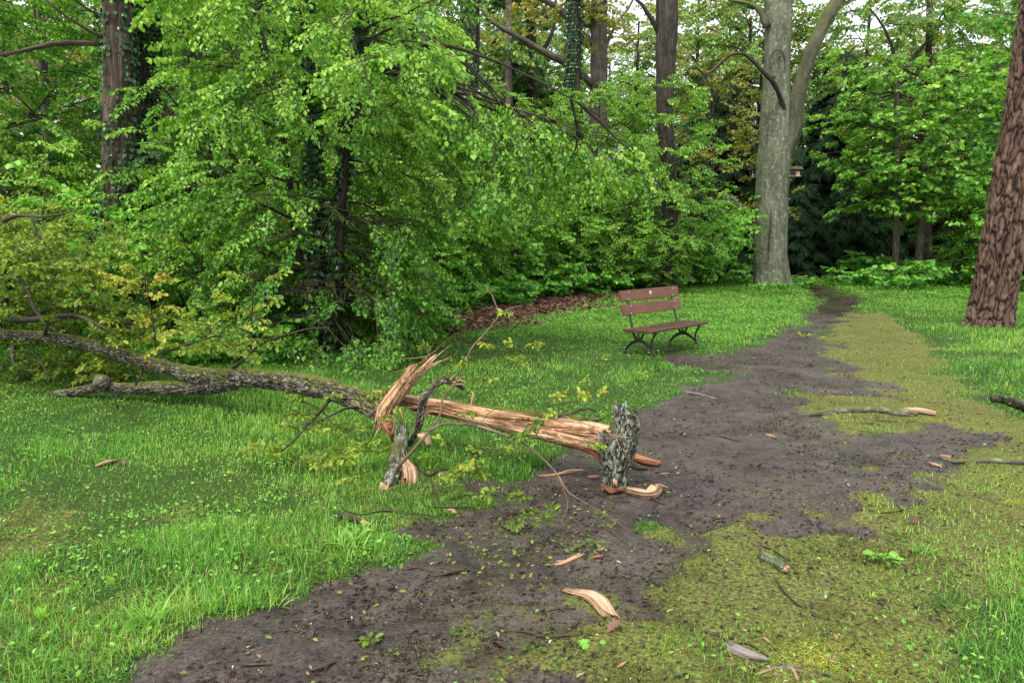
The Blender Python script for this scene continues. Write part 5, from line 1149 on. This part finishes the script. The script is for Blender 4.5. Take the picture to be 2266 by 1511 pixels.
def ground_leaves(name, n, y0, y1, umax, seed, dens, leaf, mat, size, hgt, label, flat=.25, tint=.5, tj=.2, tfun=None, droop=-.1, wgt=1.):
    x, y, r = sample(n, y0, y1, umax, seed); m = masks(x, y)
    keep = (r.random(n) < dens(x, y, *m)) & clear(x, y); x, y = x[keep], y[keep]; mud = m[0][keep]; n = len(x)
    z = height(x, y)-.022*mud
    a = r.uniform(0, 6.28, n); hh = r.uniform(*hgt, n)*(1 if hgt[1] < .03 else .5+.8*sstep(-.5, .6, fbm(x*2, y*2, o=2)))
    d = norm(np.stack([np.cos(a), np.sin(a), r.normal(droop, flat, n)], -1)); up = np.array([0, 0, 1.])+r.normal(0, flat*1.3, (n, 3))
    sz = r.uniform(*size, n)*np.maximum(1, (y/7)**.5 if wgt else 1)
    t = (tfun(x, y, r) if tfun else tint)+r.normal(0, tj, n)
    V, FL, t = instance(leaf, np.stack([x, y, z+hh], -1), frames(d, up), sz, np.clip(t, 0, 1))
    return tag(mk(name, V, FL, mat, attrs={'tint': t}, smooth=False), label, name.replace('_', ' '), kind='stuff')
HERBP = poly([(980, 760), (1000, 720), (1150, 690), (1400, 650), (1570, 600), (1560, 560), (1720, 565), (1800, 590), (1900, 612), (2150, 640), (2400, 660), (2400, 700), (2160, 720), (2000, 690), (1900, 660), (1830, 640),
              (1815, 680), (1720, 745), (1600, 775), (1450, 790), (1330, 760), (1200, 750)])
HERBL = poly([(-700, 820), (100, 830), (500, 760), (760, 790), (900, 740), (900, 700), (600, 640), (-700, 640)])
def herb_d(x, y, mud, moss, lit):
    h = np.maximum(sstep(-.5, .7, sdf(x, y, HERBP)), .8*sstep(-.3, .8, sdf(x, y, HERBL)))
    h = np.maximum(h, .015+.10*sstep(.15, .5, fbm(x*1.3+50, y*1.3, o=3)))
    return np.clip(h*(1-mud)**2*(1-.92*moss)*(1-.9*lit)*(1-.7*sstep(.8, .2, np.hypot(x-BX[0], y-BX[1]))), 0, 1)
ground_leaves('ground_cover', 420000, 2.3, 36, .82, 111, herb_d, 'ov', HERB, (.013, .030), (.015, .11), 'low broad-leaved herbs around the bench and below the beech', .3, .6, .2)
ground_leaves('clover_leaves', 60000, 2.1, 12, .82, 112, lambda x, y, mud, moss, lit: (1-mud)*(1-.93*moss)*(.04+.3*sstep(.15, .5, fbm(x*1.8+80, y*1.8, o=3)))*(x < 1.5), 'ov', HERB, (.012, .024), (.008, .035), 'small round weed leaves mixed into the near grass', .35, .28)
def moss_d(x, y, mud, moss, lit): return np.clip(moss*1.1*(1-.75*mud)*(.18+.82*sstep(-.25, .35, fbm(x*4.5, y*4.5, o=3)))+.10*mud*sstep(.1, .6, fbm(x*2.3, y*2.3+9, o=4))*(x > -.3), 0, 1)
ground_leaves('moss', 900000, 2.1, 14, .8, 121, moss_d, 'fern', MOSS, (.005, .013), (.0, .005), 'yellow green moss mat right of the muddy path', .6, .5, .13,
              lambda x, y, r: .38+.30*fbm(x*1.6, y*1.6, o=3)+.2*fbm(x*6, y*6, o=2)+np.where(x < -.8, .12, .14*np.clip((x-1.0)/1.2, -1, 1)), .1, 1)
def floor_d(x, y, mud, moss, lit):
    fl = sstep(-1.5, 1, y-(13.0+np.clip((x+3)*.75, 0, 8)))*(x < 4.6)*.35
    return np.clip(sstep(.15, .6, lit)+fl+.0004*(y < 12), 0, 1)
ground_leaves('leaf_litter', 170000, 2.3, 34, .82, 131, floor_d, 'oak', LITTER, (.05, .10), (.003, .03), 'brown dead leaves under the shrubs behind the lawn', .35, .5, .22)
ground_leaves('mud_debris', 130000, 2.0, 16, .8, 141, lambda x, y, mud, moss, lit: np.clip(mud*.6*(.25+.75*sstep(-.2, .5, fbm(x*2.6+3, y*2.6, o=3)))+moss*.10, 0, 1), 'fern', DEBRIS, (.008, .045), (.001, .009), 'dark crumbs of bark and twig scattered over the mud', .12, .45, .2)
CR = [(G(1370, 1090)[:2], .30, .5), (G(1740, 1480)[:2], .10, .9), (G(880, 1120)[:2], .22, .4), (G(1200, 1040)[:2], .25, .25), (G(1420, 1030)[:2], .3, .3), (G(1290, 1240)[:2], .2, .25)]
def crumb_d(x, y, mud, moss, lit):
    d = .010+.012*(mud+moss)
    for c, s_, a in CR: d = d+a*np.exp(-((x-c[0])**2+(y-c[1])**2)/s_**2)
    return np.clip(d, 0, 1)*(y < 9)
ground_leaves('wood_crumbs', 26000, 2.2, 9, .8, 161, crumb_d, 'fern', leaf_mat('pale wood crumb', [(0, (.16, .09, .05)), (.5, (.45, .30, .18)), (1, (.75, .62, .46))], trans=0, rough=.6), (.006, .026), (.002, .008), 'pale crumbs of torn wood scattered round the break and over the moss', .2, .5, .25, wgt=0)
# torn oak leaves blown over the mud
LFC = [(G(1150, 1160)[:2], .42, .7), (G(1100, 1210)[:2], .35, .35), (G(1290, 1195)[:2], .13, .8), (G(1330, 1140)[:2], .10, .6), (G(1000, 1190)[:2], .3, .25), (G(850, 1290)[:2], .4, .12), (G(1450, 1020)[:2], .1, .6), (G(1310, 1000)[:2], .12, .5), (G(830, 1410)[:2], .12, .3)]
def oakl_d(x, y, mud, moss, lit):
    d = .006+.012*mud
    for c, s_, a in LFC: d = d+a*np.exp(-((x-c[0])**2+(y-c[1])**2)/s_**2)
    return np.clip(d, 0, 1)*(y < 11)*.8
ground_leaves('torn_oak_leaves', 42000, 2.2, 11, .8, 151, oakl_d, 'oak', leaf_mat('torn green oak leaf', [(0, (.07, .12, .02)), (.5, (.17, .26, .03)), (1, (.36, .40, .06))]), (.012, .034), (.003, .02), 'torn young oak leaves scattered on the mud in front of the break', .55, .42, .24, wgt=0)
# single bright leaves and little plants on the near ground
def tuft(label, px, py, n, L0, mat=GRASS, t0=.55, kind='blade', name='grass_tuft', cat='grass tuft', group=None, seed=0, spread=.02, leaf='ov', zup=.6):
    r = np.random.default_rng(seed+px); c = G(px, py); c[2] = float(zat(c[0], c[1])[0])
    a = r.uniform(0, 6.28, n); d = norm(np.stack([np.cos(a), np.sin(a), r.uniform(.6, 3.0, n)*zup], -1))
    if kind == 'blade':
        pos = np.stack([r.normal(0, spread, n), r.normal(0, spread, n), 0*a], -1); Tm = 'fern'; LEAVES['blade'] = leaf_blade()
        V, FL, t = instance('blade', pos, frames(d, np.array([0, 0, 1.])+r.normal(0, .2, (n, 3))), L0*r.uniform(.5, 1.1, n), np.clip(t0+r.normal(0, .1, n), 0, 1))
    else:
        pos = np.stack([np.cos(a)*spread*r.random(n), np.sin(a)*spread*r.random(n), r.uniform(.5, 1, n)*spread*.6], -1)
        V, FL, t = instance(leaf, pos, frames(d, np.array([0, 0, 1.])+r.normal(0, .3, (n, 3))), L0*r.uniform(.6, 1.1, n), np.clip(t0+r.normal(0, .15, n), 0, 1))
    o = mk(name, V, FL, mat, attrs={'tint': t}, smooth=False, loc=c); return tag(o, label, cat, group)
tuft('spiky grass tuft at the left mud edge near the bottom', 325, 1385, 80, .14, spread=.03)
tuft('grass tuft on the mud edge below the small dark branch piece', 770, 1210, 90, .13, spread=.05)
tuft('low grass tuft beside the broken black sticks at the lower left', 610, 1330, 60, .09, spread=.04, seed=3)
tuft('small grass tuft in the right moss above the weed', 2040, 1225, 60, .08, spread=.03, seed=4)
tuft('flat green weed rosette in the right moss', 1955, 1245, 26, .05, HERB, .65, 'leaf', 'weed_plant', 'weed', spread=.07, zup=.2)
tuft('upper pale folded leaf at the lower left', 100, 1370, 3, .06, HERB, .95, 'leaf', 'fallen_leaf', 'leaf', spread=.01, zup=1.5)
tuft('lower pale folded leaf at the bottom left', 98, 1425, 3, .06, HERB, 1, 'leaf', 'fallen_leaf', 'leaf', spread=.01, zup=1.5)
tuft('pale upright leaf above the spiky tuft', 252, 1295, 2, .06, HERB, .9, 'leaf', 'fallen_leaf', 'leaf', spread=.01, zup=1.5)
tuft('leaf cluster with a pale chip on the mud', 1300, 1210, 12, .04, OAK, .3, 'leaf', 'leaf_sprig', 'leaf sprig', spread=.06, leaf='oak', zup=.15)
tuft('green leaf sprig on the mud right of the trailing twig', 1328, 1148, 9, .04, OAK, .2, 'leaf', 'leaf_sprig', 'leaf sprig', spread=.05, leaf='oak', zup=.2)
tuft('yellow green sprig lying on the far path', 1776, 748, 12, .09, OAK, .4, 'leaf', 'leaf_sprig', 'leaf sprig', spread=.10, leaf='oak', zup=.4)
tuft('pale single leaf on the path below the far sprig', 1793, 803, 2, .09, OAK, .3, 'leaf', 'fallen_leaf', 'leaf', spread=.01, leaf='oak', zup=.3)
tuft('leaf sprig with a stem on the lower mud', 822, 1415, 14, .04, OAK, .35, 'leaf', 'leaf_sprig', 'leaf sprig', spread=.03, leaf='oak', zup=.3)
tuft('star-shaped green leaf on the moss at bottom centre', 1302, 1428, 3, .045, MAPLE, .9, 'leaf', 'fallen_leaf', 'leaf', spread=.01, leaf='maple', zup=.1)
tuft('pair of green leaves left of the star-shaped leaf', 1165, 1440, 4, .04, OAK, .2, 'leaf', 'leaf_sprig', 'leaf sprig', spread=.05, leaf='oak', zup=.1)
tuft('leafy weed at the foot of the pine trunk', 2168, 722, 26, .13, HERB, .85, 'leaf', 'weed_plant', 'weed', spread=.2, zup=.6)
tuft('leafy ivy seedling climbing the foot of the pine', 2215, 690, 24, .10, IVY, .9, 'leaf', 'weed_plant', 'weed', spread=.15, zup=1.)
tuft('weeds around the left foot of the beech', 1685, 652, 60, .15, HERB, .4, 'leaf', 'weed_plant', 'weed', spread=.35, zup=.9)
tuft('weeds around the right foot of the beech', 1735, 652, 60, .15, HERB, .4, 'leaf', 'weed_plant', 'weed', spread=.35, zup=.9, seed=9)
# little yellow flowers
fy_ = Acc(); r = np.random.default_rng(9)
for (cx, cy, n, sx, sy) in [(1340, 805, 9, 10, 6), (1425, 835, 8, 10, 6), (1300, 855, 8, 8, 5), (1770, 655, 16, 30, 10), (2110, 680, 22, 60, 14), (2250, 690, 14, 20, 10), (240, 930, 5, 25, 10), (505, 1072, 3, 6, 4), (35, 905, 4, 30, 8), (1690, 735, 8, 60, 10), (1010, 760, 6, 20, 8)]:
    for q in range(n):
        c = G(cx+r.normal(0, sx), cy+r.normal(0, sy)); c[2] = height(c[0], c[1])+r.uniform(.05, .10); k = 6; a = np.arange(k)/k*6.28+r.random()
        s_ = .012 if c[1] < 7 else .016
        V, FL, t = instance('ov', np.repeat(c[None], k, 0), frames(np.stack([np.cos(a), np.sin(a), .35+0*a], -1), np.tile([0, 0, 1.], (k, 1))), np.full(k, s_), r.random(k)); fy_.add(V, FL, 0, tint=t)
tag(fy_.build('yellow_flowers', PETAL, smooth=False), 'tiny yellow flowers dotted through the grass and herbs', 'flowers', kind='stuff')
